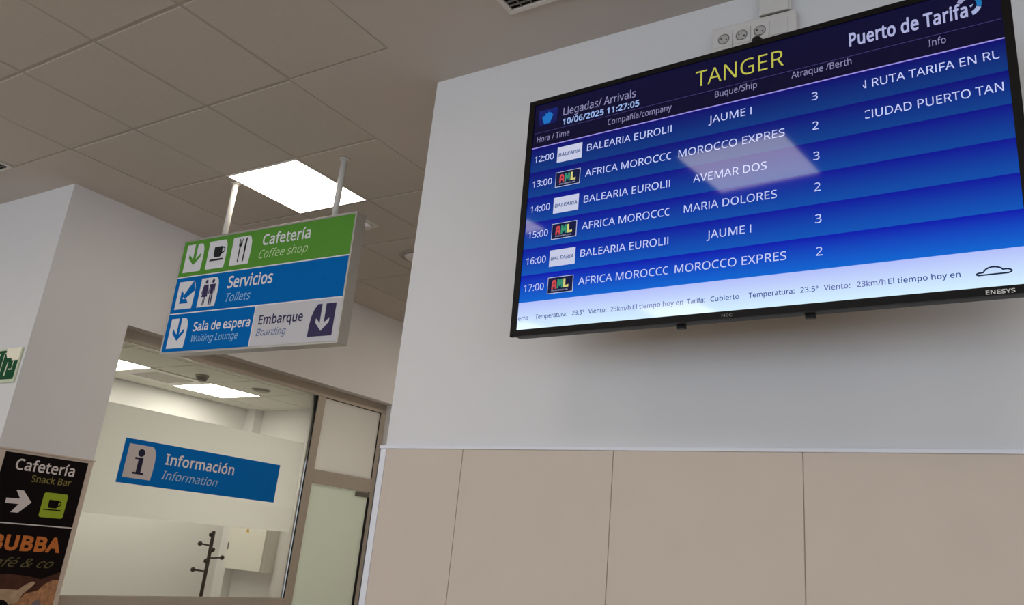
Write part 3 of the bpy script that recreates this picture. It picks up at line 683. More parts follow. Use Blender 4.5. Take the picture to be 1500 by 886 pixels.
line('10/06/2025 11:27:05', 0.141, 0.428, 0.7225, 0.0205, screen_mat('screen_blue_text', (150, 178, 232)), 0.03)
line('Hora / Time', 0.041, 0.171, 0.6772, 0.0215, S_DIM, font='N')
line('Compañía/company', 0.3165, 0.541, 0.6795, 0.0205, S_DIM, font='N')
line('Buque/Ship', 0.682, 0.8106, 0.6855, 0.0205, S_DIM, font='N')
line('TANGER', 0.6190, 0.8895, 0.7370, 0.0530, screen_mat('screen_yellow_text', (186, 184, 74)), -0.006, font='N')
line('Puerto de Tarifa', 1.0712, 1.3640, 0.7435, 0.0395, screen_mat('screen_title_text', (168, 172, 214)), 0.03, font='N')
line('Atraque /Berth', 0.911, 1.075, 0.6870, 0.0205, S_DIM, font='N')
line('Info', 1.2675, 1.3085, 0.6828, 0.0205, S_DIM, font='N')
SHIPS = ['JAUME I', 'MOROCCO EXPRES', 'AVEMAR DOS', 'MARIA DOLORES', 'JAUME I', 'MOROCCO EXPRES']
SHX = [(0.6625, 0.7941), (0.5680, 0.8890), (0.6170, 0.8370), (0.5900, 0.8645), (0.6615, 0.7917), (0.5660, 0.8880)]
S_LOGOW = screen_mat('screen_logo_white', (196, 200, 226))
S_LOGON = screen_mat('screen_logo_navy', (12, 20, 62))
S_LOGOB = screen_mat('screen_logo_blue', (62, 92, 140))
S_RED, S_GRN, S_YEL = screen_mat('screen_logo_red', (196, 70, 74)), screen_mat('screen_logo_green', (50, 142, 110)), screen_mat('screen_logo_cream', (212, 204, 120))
for r in range(6):
    y = 0.6030 - RH * r
    line('%d:00' % (12 + r), 0.0385, 0.1150, y - 0.001, 0.0225)
    if r % 2 == 0:
        line('BALEARIA EUROLII', 0.2440, 0.5430, y, 0.0240)
        q = MB().rect(0.1290, 0.2248, y - 0.0190, y + 0.0365, ZL, S_LOGOW)
        q.text('BALEARIA', 0.1345, 0.2200, y + 0.0020, 0.0115, ZL + 0.0004, S_LOGOB, 0.03, 0.12, font='A')
        sub(q, 'company_logo')
    else:
        line('AFRICA MOROCCO', 0.2430, 0.5520, y, 0.0240, clip=(0.2, 0.5435))
        q = MB().rect(0.1293, 0.2240, y - 0.0180, y + 0.0360, ZL, S_LOGOW)
        q.rect(0.1310, 0.2222, y - 0.0162, y + 0.0342, ZL + 0.0004, S_LOGON)
        zz = ZL + 0.0008
        q.poly([(0.1450, y - 0.004), (0.1460, y + 0.020), (0.150, y + 0.026), (0.158, y + 0.026), (0.1625, y + 0.020), (0.1640, y - 0.004), (0.1580, y - 0.004), (0.1575, y + 0.004), (0.1515, y + 0.004), (0.1510, y - 0.004)], zz, S_RED,
               holes=[[(0.1520, y + 0.011), (0.1525, y + 0.018), (0.1560, y + 0.018), (0.1570, y + 0.011)]])
        q.poly([(0.1655, y - 0.003), (0.1660, y + 0.027), (0.1730, y + 0.027), (0.1760, y + 0.016), (0.1790, y + 0.027), (0.1855, y + 0.027), (0.1865, y - 0.002), (0.1810, y - 0.002), (0.1800, y + 0.010), (0.1765, y + 0.003), (0.1740, y + 0.003), (0.1715, y + 0.010), (0.1710, y - 0.003)], zz, S_GRN)
        q.poly([(0.1880, y - 0.002), (0.1885, y + 0.027), (0.1955, y + 0.027), (0.1960, y + 0.0055), (0.2035, y + 0.0055), (0.2070, y + 0.0080), (0.2075, y - 0.002)], zz, S_YEL)
        q.text('AFRICA MOROCCO LINK', 0.1450, 0.2060, y - 0.0110, 0.0042, zz, S_LOGOW, font='A')
        sub(q, 'company_logo')
    line(SHIPS[r], SHX[r][0], SHX[r][1], y, 0.0240)
    line('32'[r % 2], 0.9655, 0.9820, y, 0.0240)
line('N RUTA TARIFA EN RU', 1.0909, 1.4263, 0.6040, 0.0240, clip=(1.1015, 1.4230))
line('CIUDAD PUERTO TAN', 1.0985, 1.4250, 0.5130, 0.0240, clip=(1.1032, 1.4262))
S_NAVY = screen_mat('screen_navy_text', (36, 66, 140))
S_SOFT = screen_mat('screen_soft_navy_text', (88, 96, 164))
for s, a, b, m in (('erto', .0260, .0642, S_SOFT), ('Temperatura:', .0914, .2095, S_NAVY), ('23.5º', .2274, .2709, S_NAVY), ('Viento:', .2855, .3479, S_NAVY), ('23km/h', .3618, .4286, S_SOFT),
                ('El tiempo hoy en', .4353, .5940, S_SOFT), ('Tarifa:', .6059, .6600, S_NAVY), ('Cubierto', .6756, .7577, S_NAVY), ('Temperatura:', .7842, .9075, S_NAVY), ('23.5º', .9227, .9687, S_NAVY),
                ('Viento:', .9824, 1.0475, S_SOFT), ('23km/h', 1.0635, 1.1310, S_SOFT), ('El tiempo hoy en', 1.1373, 1.2966, S_NAVY)):
    line(s, a, b, 0.0522, 0.0138, m, 0.012)
# cloud outline in the ticker, emblem and swirl in the header
cl = MB()
pts = []
def arc(cx, cy, rx, ry, a0, a1, n=9):
    return [(cx + rx * math.cos(math.radians(a0 + (a1 - a0) * i / n)), cy + ry * math.sin(math.radians(a0 + (a1 - a0) * i / n))) for i in range(n + 1)]
outl = [(1.3335, 0.0492), (1.3295, 0.0512), (1.3280, 0.0540), (1.3300, 0.0568), (1.3345, 0.0585), (1.3405, 0.0588), (1.3432, 0.0588),
        (1.3450, 0.0625), (1.3490, 0.0662), (1.3550, 0.0694), (1.3625, 0.0710), (1.3700, 0.0706), (1.3770, 0.0686), (1.3825, 0.0655), (1.3852, 0.0625),
        (1.3880, 0.0630), (1.3935, 0.0630), (1.3995, 0.0612), (1.4032, 0.0580), (1.4036, 0.0545), (1.4005, 0.0515), (1.3950, 0.0496)]
ctr = (1.3655, 0.0570)
def shrink(pts_, d):
    n = len(pts_); out = []
    for i in range(n):
        p0, p1 = pts_[i - 1], pts_[(i + 1) % n]
        tx, ty = p1[0] - p0[0], p1[1] - p0[1]; l = math.hypot(tx, ty) or 1
        out.append((pts_[i][0] - ty / l * d, pts_[i][1] + tx / l * d))
    return out
cl_in = shrink(outl, -0.0038)
for i in range(len(outl)):
    j = (i + 1) % len(outl)
    b = len(cl.v)
    cl.v += [(outl[i][0], outl[i][1], ZL), (outl[j][0], outl[j][1], ZL), (cl_in[j][0], cl_in[j][1], ZL), (cl_in[i][0], cl_in[i][1], ZL)]
    cl.face((b, b + 3, b + 2, b + 1), S_NAVY if False else screen_mat('screen_cloud_line', (22, 40, 66)))
sub(cl, 'cloud_symbol')
em = MB().rect(0.0420, 0.1165, 0.7375, 0.7965, ZL, screen_mat('screen_emblem_field', (12, 30, 110), (12, 16, 76)))
em.poly([(0.0650, 0.7425), (0.0890, 0.7425), (0.0905, 0.7470), (0.0965, 0.7620), (0.1000, 0.7735), (0.0945, 0.7740), (0.0935, 0.7815), (0.0870, 0.7810), (0.0830, 0.7875), (0.0775, 0.7815), (0.0690, 0.7825), (0.0680, 0.7750), (0.0555, 0.7715), (0.0575, 0.7600), (0.0630, 0.7470)], ZL + 0.0004, screen_mat('screen_emblem', (22, 110, 190)))
sub(em, 'emblem')
sw = MB()
sw.ring(1.3670, 0.7745, 0.0185, 0.0300, ZL, screen_mat('screen_swirl_white', (160, 172, 214)), -75, -22, 10, 1.08)
sw.ring(1.3670, 0.7745, 0.0185, 0.0300, ZL, screen_mat('screen_swirl_blue', (20, 112, 178)), -20, 70, 12, 1.08)
sw.ring(1.3670, 0.7745, 0.0185, 0.0300, ZL, screen_mat('screen_swirl_lilac', (150, 150, 190)), 74, 150, 12, 1.08)
sw.poly([(1.3690, 0.7730), (1.3721, 0.7673), (1.3790, 0.7765)], ZL, screen_mat('screen_swirl_white', (160, 172, 214)))
sub(sw, 'port_logo')

# ------------------------------------------------------------------ sockets and cable trunk above the monitor
sk = thing('socket_block', 'white surface mounted socket block above the top edge of the monitor', 'socket block',
           placed((-0.912, YT, Z(1.700)), (1, 0, -0.015), (0, 0, 1)))
SD = 0.042
MB().box(0, 0.300, 0, 0.166, 0.0005, SD, M_WHITEPL).build('housing', sk, bevel=0.006)
def socket(cx_, cy_):
    s = MB()
    s.box(cx_ - 0.031, cx_ + 0.031, cy_ - 0.031, cy_ + 0.031, SD, SD + 0.004, M_WHITEPL)
    s.ring(cx_, cy_, 0.0175, 0.0215, SD + 0.0046, M_GREYPL)
    s.ring(cx_, cy_, 0, 0.0175, SD + 0.0044, mat('socket_well', (186, 182, 178), 0.6, 0.3))
    s.ring(cx_ - 0.0095, cy_ + 0.004, 0, 0.0030, SD + 0.0050, M_DARK)
    s.ring(cx_ + 0.0095, cy_ - 0.004, 0, 0.0030, SD + 0.0050, M_DARK)
    s.box(cx_ - 0.003, cx_ + 0.003, cy_ + 0.014, cy_ + 0.0185, SD + 0.004, SD + 0.007, M_STEEL)
    s.box(cx_ - 0.003, cx_ + 0.003, cy_ - 0.0185, cy_ - 0.014, SD + 0.004, SD + 0.007, M_STEEL)
    s.build('socket_outlet', sk)
for cy_ in (0.108, 0.045):
    for cx_ in (0.046, 0.111, 0.176):
        socket(cx_, cy_)
for cy_ in (0.108, 0.045):
    MB().box(0.212, 0.272, cy_ - 0.030, cy_ + 0.030, SD, SD + 0.004, M_WHITEPL).build('blank_plate', sk, bevel=0.002)
pl = thing('power_plug', 'black power plug in the socket block just above the monitor', 'plug',
           placed((-0.912 + 0.176, YT - SD - 0.0056, Z(1.745)), (1, 0, -0.015), (0, 0, 1)))
MB().lathe([(0.0195, 0.0), (0.0195, 0.018), (0.016, 0.034), (0.008, 0.040)], M_BLACKPL).build('plug_body', pl)
MB().tube([(0, 0, 0.038), (0, -0.01, 0.052), (0, -0.05, 0.055), (0.01, -0.16, 0.03)], 0.0042, M_BLACKPL).build('cord', pl)
tr = thing('cable_trunk', 'short white cable trunk running from the socket block to the ceiling', 'cable trunk',
           placed((-0.738, YT, Z(1.868)), (1, 0, -0.012), (0, 0, 1)))
MB().box(0, 0.108, 0.004, 0.132, 0.0005, 0.036, M_WHITEPL).box(0.006, 0.100, -0.0005, 0.004, 0.002, 0.030, M_DARK).build('trunk_base', tr)
MB().box(-0.001, 0.102, 0.004, 0.132, 0.036, 0.041, M_WHITEPL).build('trunk_cover', tr, bevel=0.002)

# ------------------------------------------------------------------ pictogram outlines (unit square, y up)
TILE = [(0, 0), (0.965, 0), (0.99, 0.18), (1.0, 0.40), (1.0, 0.62), (0.98, 0.78), (0.93, 0.91), (0.84, 1.0), (0, 1)]
ARROW_D = [(0.20, 0.66), (0.20, 0.50), (0.525, 0.24), (0.85, 0.50), (0.85, 0.66), (0.60, 0.455), (0.60, 1.0), (0.45, 1.0), (0.45, 0.455)]
CUP = [(0.32, 0.78), (0.75, 0.78), (0.75, 0.50), (0.69, 0.40), (0.38, 0.40), (0.32, 0.50)]
def fit(pts_, x, y, w_, h_, flip=False):
    return [(x + ((1 - p[0]) if flip else p[0]) * w_, y + p[1] * h_) for p in pts_]

# ------------------------------------------------------------------ hanging direction sign
yaw, tilt, roll = 0.0116, 0.0224, 0.0065
sa = Vector((0.9999, 0.0117, -0.0065)); sb = Vector((0.0067, -0.0223, 0.9997))
so = Vector((-4.3991, 2.8468, Z(0.9436)))
SW, SH, ST = 1.408, 0.7075, 0.072
sg = thing('direction_sign', 'hanging sign with green coffee shop band above blue toilets band and waiting lounge panel', 'sign', placed(so, sa, sb))
S_G = mat('sign_green', (94, 154, 60), 0.7, 0.06, noise=0.01)
S_B = mat('sign_blue', (0, 106, 186), 0.7, 0.06, noise=0.01)
S_W = mat('sign_white', (228, 228, 232), 0.45, 0.3, noise=0.01)
S_GR = mat('sign_pale_grey', (205, 203, 208), 0.45, 0.3, noise=0.01)
S_NV = mat('sign_navy', (46, 38, 84), 0.45, 0.3, noise=0.01)
S_BK = mat('sign_black', (20, 26, 28), 0.45, 0.3, noise=0.01)
S_LG = mat('sign_pale_green_text', (196, 222, 170), 0.45, 0.3, noise=0.01)
S_LB = mat('sign_pale_blue_text', (150, 196, 232), 0.45, 0.3, noise=0.01)
cs = MB()
cs.box(0.006, SW - 0.006, 0.006, SH - 0.006, -ST + 0.002, -0.003, M_STEEL)
cs.build('casing', sg)
fm = MB()
fm.poly([(0, 0), (SW, 0), (SW, SH), (0, SH)], 0.0, M_STEEL, depth=ST,
        holes=[[(0.012, 0.012), (0.012, SH - 0.012), (SW - 0.012, SH - 0.012), (SW - 0.012, 0.012)]])
fm.build('frame', sg, bevel=0.002)
zf = -0.0022
def panel(name, x0, x1, y0, y1, m):
    return MB().rect(x0, x1, y0, y1, zf, m)
z1, z2, z3 = zf + 0.0006, zf + 0.0012, zf + 0.0018
def icon(mb, kind, x, y, w_, h_, field, ink):
    if kind != 'dark':
        mb.poly(fit(TILE, x, y, w_, h_), z1, S_W)
    if kind == 'down':
        mb.poly(fit(ARROW_D, x, y, w_, h_), z2, ink)
    elif kind == 'diag':
        mb.poly(fit([(0.84, 1.001), (1.001, 0.64), (0.50, 0.36), (0.36, 0.46)], x, y, w_, h_), z2, ink)
        mb.poly(fit([(0.22, 0.20), (0.72, 0.20), (0.58, 0.36), (0.38, 0.36), (0.38, 0.56), (0.22, 0.70)], x, y, w_, h_), z2, ink)
    elif kind == 'cup':
        mb.poly(fit(CUP, x, y, w_, h_), z2, ink)
        mb.ring(x + 0.78 * w_, y + 0.64 * h_, 0.075 * w_, 0.125 * w_, z2, ink, n=20)
        mb.poly(fit([(0.14, 0.28), (0.90, 0.28), (0.86, 0.345), (0.18, 0.345)], x, y, w_, h_), z2, ink)
    elif kind == 'fork':
        mb.poly(fit([(0.385, 0.10), (0.435, 0.10), (0.445, 0.62), (0.50, 0.70), (0.52, 0.93), (0.49, 0.93), (0.47, 0.76), (0.455, 0.76), (0.45, 0.93), (0.42, 0.93), (0.415, 0.76), (0.40, 0.76), (0.38, 0.93), (0.35, 0.93), (0.34, 0.70), (0.385, 0.62)], x, y, w_, h_), z2, ink)
        mb.poly(fit([(0.64, 0.10), (0.70, 0.10), (0.72, 0.50), (0.735, 0.93), (0.69, 0.95), (0.65, 0.85), (0.63, 0.48), (0.65, 0.46)], x, y, w_, h_), z2, ink)
    elif kind == 'people':
        for k, (px, fem) in enumerate(((0.32, True), (0.68, False))):
            mb.ring(x + px * w_, y + 0.865 * h_, 0, 0.075 * w_, z2, ink, n=16)
            if fem:
                o = [(-.05, .04), (-.05, .34), (-.17, .34), (-.08, .70), (-.15, .46), (-.19, .48), (-.10, .77), (.10, .77), (.19, .48), (.15, .46), (.08, .70), (.17, .34), (.05, .34), (.05, .04)]
                o = [(-.055, .05), (-.055, .34), (-.165, .34), (-.105, .58), (-.15, .44), (-.195, .46), (-.12, .765), (.12, .765), (.195, .46), (.15, .44), (.105, .58), (.165, .34), (.055, .34), (.055, .05), (.01, .05), (.01, .33), (-.01, .33), (-.01, .05)]
            else:
                o = [(-.085, .05), (-.085, .50), (-.105, .66), (-.12, .44), (-.165, .44), (-.15, .765), (.15, .765), (.165, .44), (.12, .44), (.105, .66), (.085, .50), (.085, .05), (.015, .05), (.012, .42), (-.012, .42), (-.015, .05)]
            mb.poly([(x + (px + p[0]) * w_, y + p[1] * h_) for p in o], z2, ink)
    elif kind == 'dark':
        mb.poly(fit([(0, 0), (0.985, 0), (1.0, 1.0), (0.26, 1.0), (0.14, 0.86), (0.05, 0.62), (0.01, 0.35)], x, y, w_, h_), z1, S_NV)
        mb.poly(fit([(0.26, 0.56), (0.26, 0.42), (0.52, 0.16), (0.80, 0.42), (0.80, 0.56), (0.60, 0.40), (0.60, 1.001), (0.44, 1.001), (0.44, 0.40)], x, y, w_, h_), z2, S_GR)
    return mb
pg = panel('p', 0.013, SW - 0.013, 0.4710, SH - 0.013, S_G).build('coffee_shop_band', sg)
icon(MB(), 'down', 0.0480, 0.4960, 0.163, 0.1750, S_G, S_G).build('pictogram', pg)
icon(MB(), 'cup', 0.2520, 0.4970, 0.165, 0.1740, S_G, S_BK).build('pictogram', pg)
icon(MB(), 'fork', 0.4600, 0.4990, 0.165, 0.1715, S_G, S_BK).build('pictogram', pg)
MB().text('Cafetería', 0.7130, 1.0860, 0.5975, 0.0620, z1, S_W, 0.022).build('lettering', pg)
MB().text('Coffee shop', 0.7020, 1.0830, 0.5188, 0.0480, z1, S_LG, 0.0, 0.22).build('lettering', pg)
MB().rect(0.013, SW - 0.013, 0.4640, 0.4710, zf, S_W).build('divider_line', sg)
pb = panel('p', 0.013, SW - 0.013, 0.2450, 0.4640, S_B).build('toilets_band', sg)
icon(MB(), 'diag', 0.0460, 0.2680, 0.158, 0.1700, S_B, S_B).build('pictogram', pb)
icon(MB(), 'people', 0.2470, 0.2680, 0.160, 0.1750, S_B, S_NV).build('pictogram', pb)
MB().text('Servicios', 0.4850, 0.8500, 0.3655, 0.0680, z1, S_W, 0.022).build('lettering', pb)
MB().text('Toilets', 0.4900, 0.6960, 0.2840, 0.0490, z1, S_LB, 0.0, 0.22).build('lettering', pb)
MB().rect(0.013, SW - 0.013, 0.2380, 0.2450, zf, S_W).build('divider_line', sg)
pw = panel('p', 0.013, 0.7535, 0.013, 0.2380, S_B).build('waiting_lounge_panel', sg)
icon(MB(), 'down', 0.0475, 0.0335, 0.157, 0.1775, S_B, S_B).build('pictogram', pw)
MB().text('Sala de espera', 0.2580, 0.7340, 0.1275, 0.0510, z1, S_W, 0.022).build('lettering', pw)
MB().text('Waiting Lounge', 0.2620, 0.6540, 0.0632, 0.0400, z1, S_LB, 0.0, 0.22).build('lettering', pw)
MB().rect(0.7535, 0.7605, 0.013, 0.2380, zf, S_W).build('divider_line', sg)
pe = panel('p', 0.7605, SW - 0.013, 0.013, 0.2380, S_GR).build('boarding_panel', sg)
icon(MB(), 'dark', 1.1880, 0.0415, 0.174, 0.1720, S_GR, S_GR).build('pictogram', pe)
MB().text('Embarque', 0.8020, 1.1350, 0.1325, 0.0500, z1, S_NV, 0.024).build('lettering', pe)
MB().text('Boarding', 0.7990, 1.0250, 0.0680, 0.0395, z1, mat('sign_mid_blue_text', (52, 96, 158), 0.45, 0.3), 0.0, 0.22).build('lettering', pe)
for u in (0.3200, 1.2080):
    base = so + sa * u + sb * SH
    hgt = CEIL - base.z
    pm = MB()
    zc = -ST / 2
    top = sb * 0 + Vector((0, 0, hgt))
    # stand the post upright: express the vertical in the sign's frame
    R_ = placed((0, 0, 0), sa, sb).to_3x3().transposed()
    up_ = R_ @ Vector((0, 0, 1))
    b0 = Vector((u, SH - 0.001, zc))
    b1 = b0 + up_ * (hgt - 0.002 - (R_.transposed() @ Vector((0, 0, zc))).z)
    pm.tube([b0, b1], 0.0165, M_POST, 20)
    po = pm.build('hanging_post', sg)
    MB().tube([b1 - up_ * 0.006, b1], 0.028, M_POST, 20).build('ceiling_plate', po)

# ------------------------------------------------------------------ information sign on the window
M_INFO = mat('information_blue', (0, 112, 196), 0.6, 0.08, noise=0.01)
M_INFOW = mat('information_pale', (206, 198, 198), 0.45, 0.3, noise=0.01)
M_INFON = mat('information_navy', (28, 26, 58), 0.45, 0.3, noise=0.01)
fo = (GXP + 0.0035, 3.0, EYE)
ig = thing('information_sign', 'blue information sign with white letter i tile stuck on the frosted window', 'sign', placed(fo, (0, 1, 0), (0, 0, 1)))
MB().poly([(0.299, 0.2515), (1.636, 0.2515), (1.636, 0.5390), (0.299, 0.5390)], 0.0016, M_INFO, depth=0.0014).build('sign_panel', ig)
it = MB().poly(fit(TILE, 0.3330, 0.2890, 0.213, 0.2180), 0.0021, M_INFOW).build('pale_tile', ig)
ii = MB()
ii.ring(0.4345, 0.4570, 0, 0.0255, 0.0026, M_INFON, n=24)
ii.poly([(0.3960, 0.4260), (0.4570, 0.4260), (0.4570, 0.3300), (0.4810, 0.3300), (0.4810, 0.3170), (0.3960, 0.3170), (0.3960, 0.3300), (0.4220, 0.3300), (0.4220, 0.4130), (0.3960, 0.4130)], 0.0026, M_INFON)
ii.build('letter_i', it)
MB().text('Información', 0.6240, 1.2080, 0.4090, 0.0690, 0.0022, S_W, 0.022).build('lettering', ig)
MB().text('Information', 0.6210, 1.0830, 0.3095, 0.0560, 0.0022, mat('information_pale_text', (176, 200, 224), 0.45, 0.3), 0.0, 0.22).build('lettering', ig)

# ------------------------------------------------------------------ café poster on the panelled strip of wall
M_PBK = mat('poster_black', (14, 7, 10), 0.5, 0.12, noise=0.05)
M_PW = mat('poster_white', (214, 206, 206), 0.5, 0.3, noise=0.01)
M_PG = mat('poster_olive', (132, 124, 66), 0.5, 0.3)
M_PL = mat('poster_lime', (150, 172, 40), 0.5, 0.3, noise=0.02)
M_PO = mat('poster_orange', (196, 112, 50), 0.5, 0.3, noise=0.05)
M_PD = mat('poster_dim_script', (98, 92, 56), 0.5, 0.3)
M_FOOD = mat('poster_pastry', (168, 122, 88), 0.5, 0.3, noise=0.35, nscale=38)
M_FOOD2 = mat('poster_bread', (176, 150, 124), 0.5, 0.3, noise=0.15, nscale=22)
M_FOOD3 = mat('poster_brown', (70, 38, 26), 0.5, 0.3, noise=0.3, nscale=20)
ps = thing('cafe_poster', 'black café poster with white arrow and lime cup on the wall beside the window', 'poster', placed((DX, 2.4, EYE), (0, 1, 0), (0, 0, 1)))
PX0, PX1 = 0.1115, 0.6080
MB().poly([(PX0, -0.86), (PX1, -0.86), (PX1, 0.3330), (PX0, 0.3330)], 0.003, M_PBK, depth=0.0026).build('board', ps)
zp = 0.0036
MB().text('Cafetería', 0.1840, 0.5360, 0.2430, 0.0590, zp, M_PW, 0.022).build('lettering', ps)
MB().text('Snack Bar', 0.2930, 0.5310, 0.1850, 0.0370, zp, M_PG, 0.010).build('lettering', ps)
MB().poly([(0.1835, 0.0830), (0.2600, 0.0850), (0.2270, 0.1310), (0.2690, 0.1310), (0.3290, 0.0700), (0.2690, 0.0080), (0.2260, 0.0080), (0.2610, 0.0550), (0.1835, 0.0550)], zp, M_PW).build('arrow_symbol', ps)
def rrect(x0, x1, y0, y1, r):
    return arc(x1 - r, y0 + r, r, r, -90, 0, 5) + arc(x1 - r, y1 - r, r, r, 0, 90, 5) + arc(x0 + r, y1 - r, r, r, 90, 180, 5) + arc(x0 + r, y0 + r, r, r, 180, 270, 5)
lt = MB().poly(rrect(0.3890, 0.5340, -0.0045, 0.1355, 0.014), zp, M_PL).build('lime_tile', ps)
cu = MB()
cu.poly([(0.4280, 0.0965), (0.4880, 0.0965), (0.4880, 0.0600), (0.4800, 0.0500), (0.4360, 0.0500), (0.4280, 0.0600)], zp + 0.0005, M_PBK)
cu.ring(0.4900, 0.0770, 0.0100, 0.0160, zp + 0.0005, M_PBK, n=20)
cu.poly([(0.4040, 0.0370), (0.5160, 0.0370), (0.5110, 0.0440), (0.4090, 0.0440)], zp + 0.0005, M_PBK)
cu.build('cup_symbol', lt)
MB().rect(PX0, PX1, -0.0550, -0.0490, zp, M_PW).build('divider_line', ps)
MB().text('BUBBA', 0.1660, 0.5690, -0.1915, 0.0740, zp, M_PO, 0.05).build('shop_lettering', ps)
MB().text('Café & co', 0.1560, 0.5520, -0.2830, 0.0480, zp, M_PD, 0.0, 0.5).build('script_lettering', ps)
fd = MB()
fd.poly([(PX0, -0.86), (PX1, -0.86), (PX1, -0.300), (0.50, -0.345), (0.42, -0.33), (0.30, -0.32), (PX0, -0.33)], zp, M_FOOD3)
fd.poly([(PX0, -0.56), (0.20, -0.42), (0.30, -0.400), (0.385, -0.405), (0.42, -0.375), (0.455, -0.358), (0.475, -0.362), (0.46, -0.385), (0.42, -0.425), (0.40, -0.47), (0.30, -0.50), (0.20, -0.56)], zp + 0.0005, M_FOOD2)
fd.poly([(0.40, -0.47), (0.43, -0.425), (0.50, -0.405), (0.53, -0.37), (0.565, -0.350), (PX1, -0.345), (PX1, -0.62), (0.36, -0.62), (0.33, -0.50)], zp + 0.0004, M_FOOD)
fd.poly(arc(0.30, -0.505, 0.060, 0.050, 0, 360, 16)[:-1], zp + 0.0009, M_PBK)
fd.poly(arc(0.51, -0.48, 0.028, 0.022, 0, 360, 12)[:-1], zp + 0.0009, mat('poster_grey', (120, 108, 112), 0.5, 0.3))
fd.build('pastry_picture', ps)

# ------------------------------------------------------------------ exit sign on the white return wall
ex = thing('exit_sign', 'green emergency exit sign cut off at the left edge', 'exit sign', placed((-5.572, YT, Z(0.722)), (1, 0, 0), (0, 0, 1)))
M_EXG = mat('exit_green', (10, 78, 44), 0.5, 0.1, noise=0.05)
M_EXW = mat('exit_pale', (206, 214, 186), 0.4, 0.3, noise=0.02)
MB().box(0, 0.428, 0, 0.212, 0.0005, 0.012, M_EXW).build('frame', ex, bevel=0.002)
gpn = MB().rect(0.012, 0.416, 0.020, 0.198, 0.0126, M_EXG).build('green_panel', ex)
dr = MB()
zx = 0.0132
for (a, b, c_, d) in ((0.243, 0.251, 0.040, 0.184), (0.243, 0.275, 0.177, 0.184), (0.366, 0.374, 0.080, 0.150), (0.330, 0.374, 0.076, 0.084), (0.12, 0.20, 0.165, 0.180)):
    dr.rect(a, b, c_, d, zx, M_EXW)
dr.poly([(0.296, 0.040), (0.312, 0.040), (0.316, 0.124), (0.304, 0.124)], zx, M_EXW)
dr.poly([(0.03, 0.09), (0.11, 0.13), (0.11, 0.105), (0.21, 0.105), (0.21, 0.075), (0.11, 0.075), (0.11, 0.05)], zx, M_EXW)
dr.build('doorway_symbol', gpn)
MB().poly([(0.270, 0.176), (0.290, 0.150), (0.345, 0.146), (0.350, 0.134), (0.424, 0.134), (0.424, 0.210), (0.262, 0.210)], 0.016, mat('exit_painted_glare', (250, 244, 222), 0.4, 0.3), depth=0.0036).build('painted_glare_patch', ex)  # bright reflection on the upper right corner, put in as a cream shape

# ------------------------------------------------------------------ ceiling fittings
def ceiling_light(x0, x1, y0, y1, z, label, m, group=None):
    t = thing('ceiling_light', label, 'ceiling light', T(((x0 + x1) / 2, (y0 + y1) / 2, z)), group)
    a, b = (x1 - x0) / 2 - 0.004, (y1 - y0) / 2 - 0.004
    f_ = MB()
    f_.poly([(-a, -b), (-a, b), (a, b), (a, -b)][::-1], 0.0, M_WHITEPL, depth=0.0, holes=[[(-a + .012, -b + .012), (a - .012, -b + .012), (a - .012, b - .012), (-a + .012, b - .012)]])
    f2 = MB()
    for (p0, p1, q0, q1) in ((-a, a, -b, -b + .010), (-a, a, b - .010, b), (-a, -a + .010, -b + .010, b - .010), (a - .010, a, -b + .010, b - .010)):
        f2.box(p0, p1, q0, q1, -0.003, 0.006, M_WHITEPL)
    f2.build('frame', t)
    MB().box(-a + .010, a - .010, -b + .010, b - .010, -0.001, 0.005, m).build('diffuser', t)
    return t
LBL = {(2, 5): 'added ceiling panel light brightening the passage, hidden behind the white monitor wall',  # unseen panels added to brighten the passage, except the one behind the sign
       (2, 1): 'glowing square ceiling panel light behind the hanging direction sign',
       (2, 7): 'added unseen ceiling panel light brightening the passage further back behind the monitor wall',
       (2, 9): 'added unseen ceiling panel light brightening the far end of the passage'}
for k in LIGHTS:
    x0, x1, y0, y1 = cell(*k)
    if k in LBL:
        ceiling_light(x0, x1, y0, y1, CEIL, LBL[k], M_LAMPH)
    else:
        ceiling_light(x0, x1, y0, y1, CEIL, 'added unseen ceiling panel light brightening the right of the monitor wall', M_LAMPH, 'added unseen hall ceiling lights')
for lx in (0.43, 2.27):  # unseen panels added to lift the right side of the monitor wall
    ceiling_light(lx - 0.3, lx + 0.3, -0.02, 0.55, CEIL - 0.004, 'added unseen ceiling panel light brightening the right of the monitor wall', M_LAMPH, 'added unseen hall ceiling lights')
ceiling_light(-3.545, -2.950, -0.045, 0.55, CEIL - 0.004, 'square ceiling panel light mirrored at the left edge of the monitor screen', M_LAMPH)
ceiling_light(-1.705, -1.110, -0.02, 0.55, CEIL - 0.004, 'square ceiling panel light mirrored in the middle of the monitor screen', M_LAMPH)
ceiling_light(rxs[1], rxs[2], rys[2], rys[3], RZ, 'ceiling panel light in the information room, cut off by the wall edge', M_LAMPR)
ceiling_light(rxs[1], rxs[2], rys[4], rys[5], RZ, 'square ceiling panel light in the information room above the blue sign', M_LAMPR)

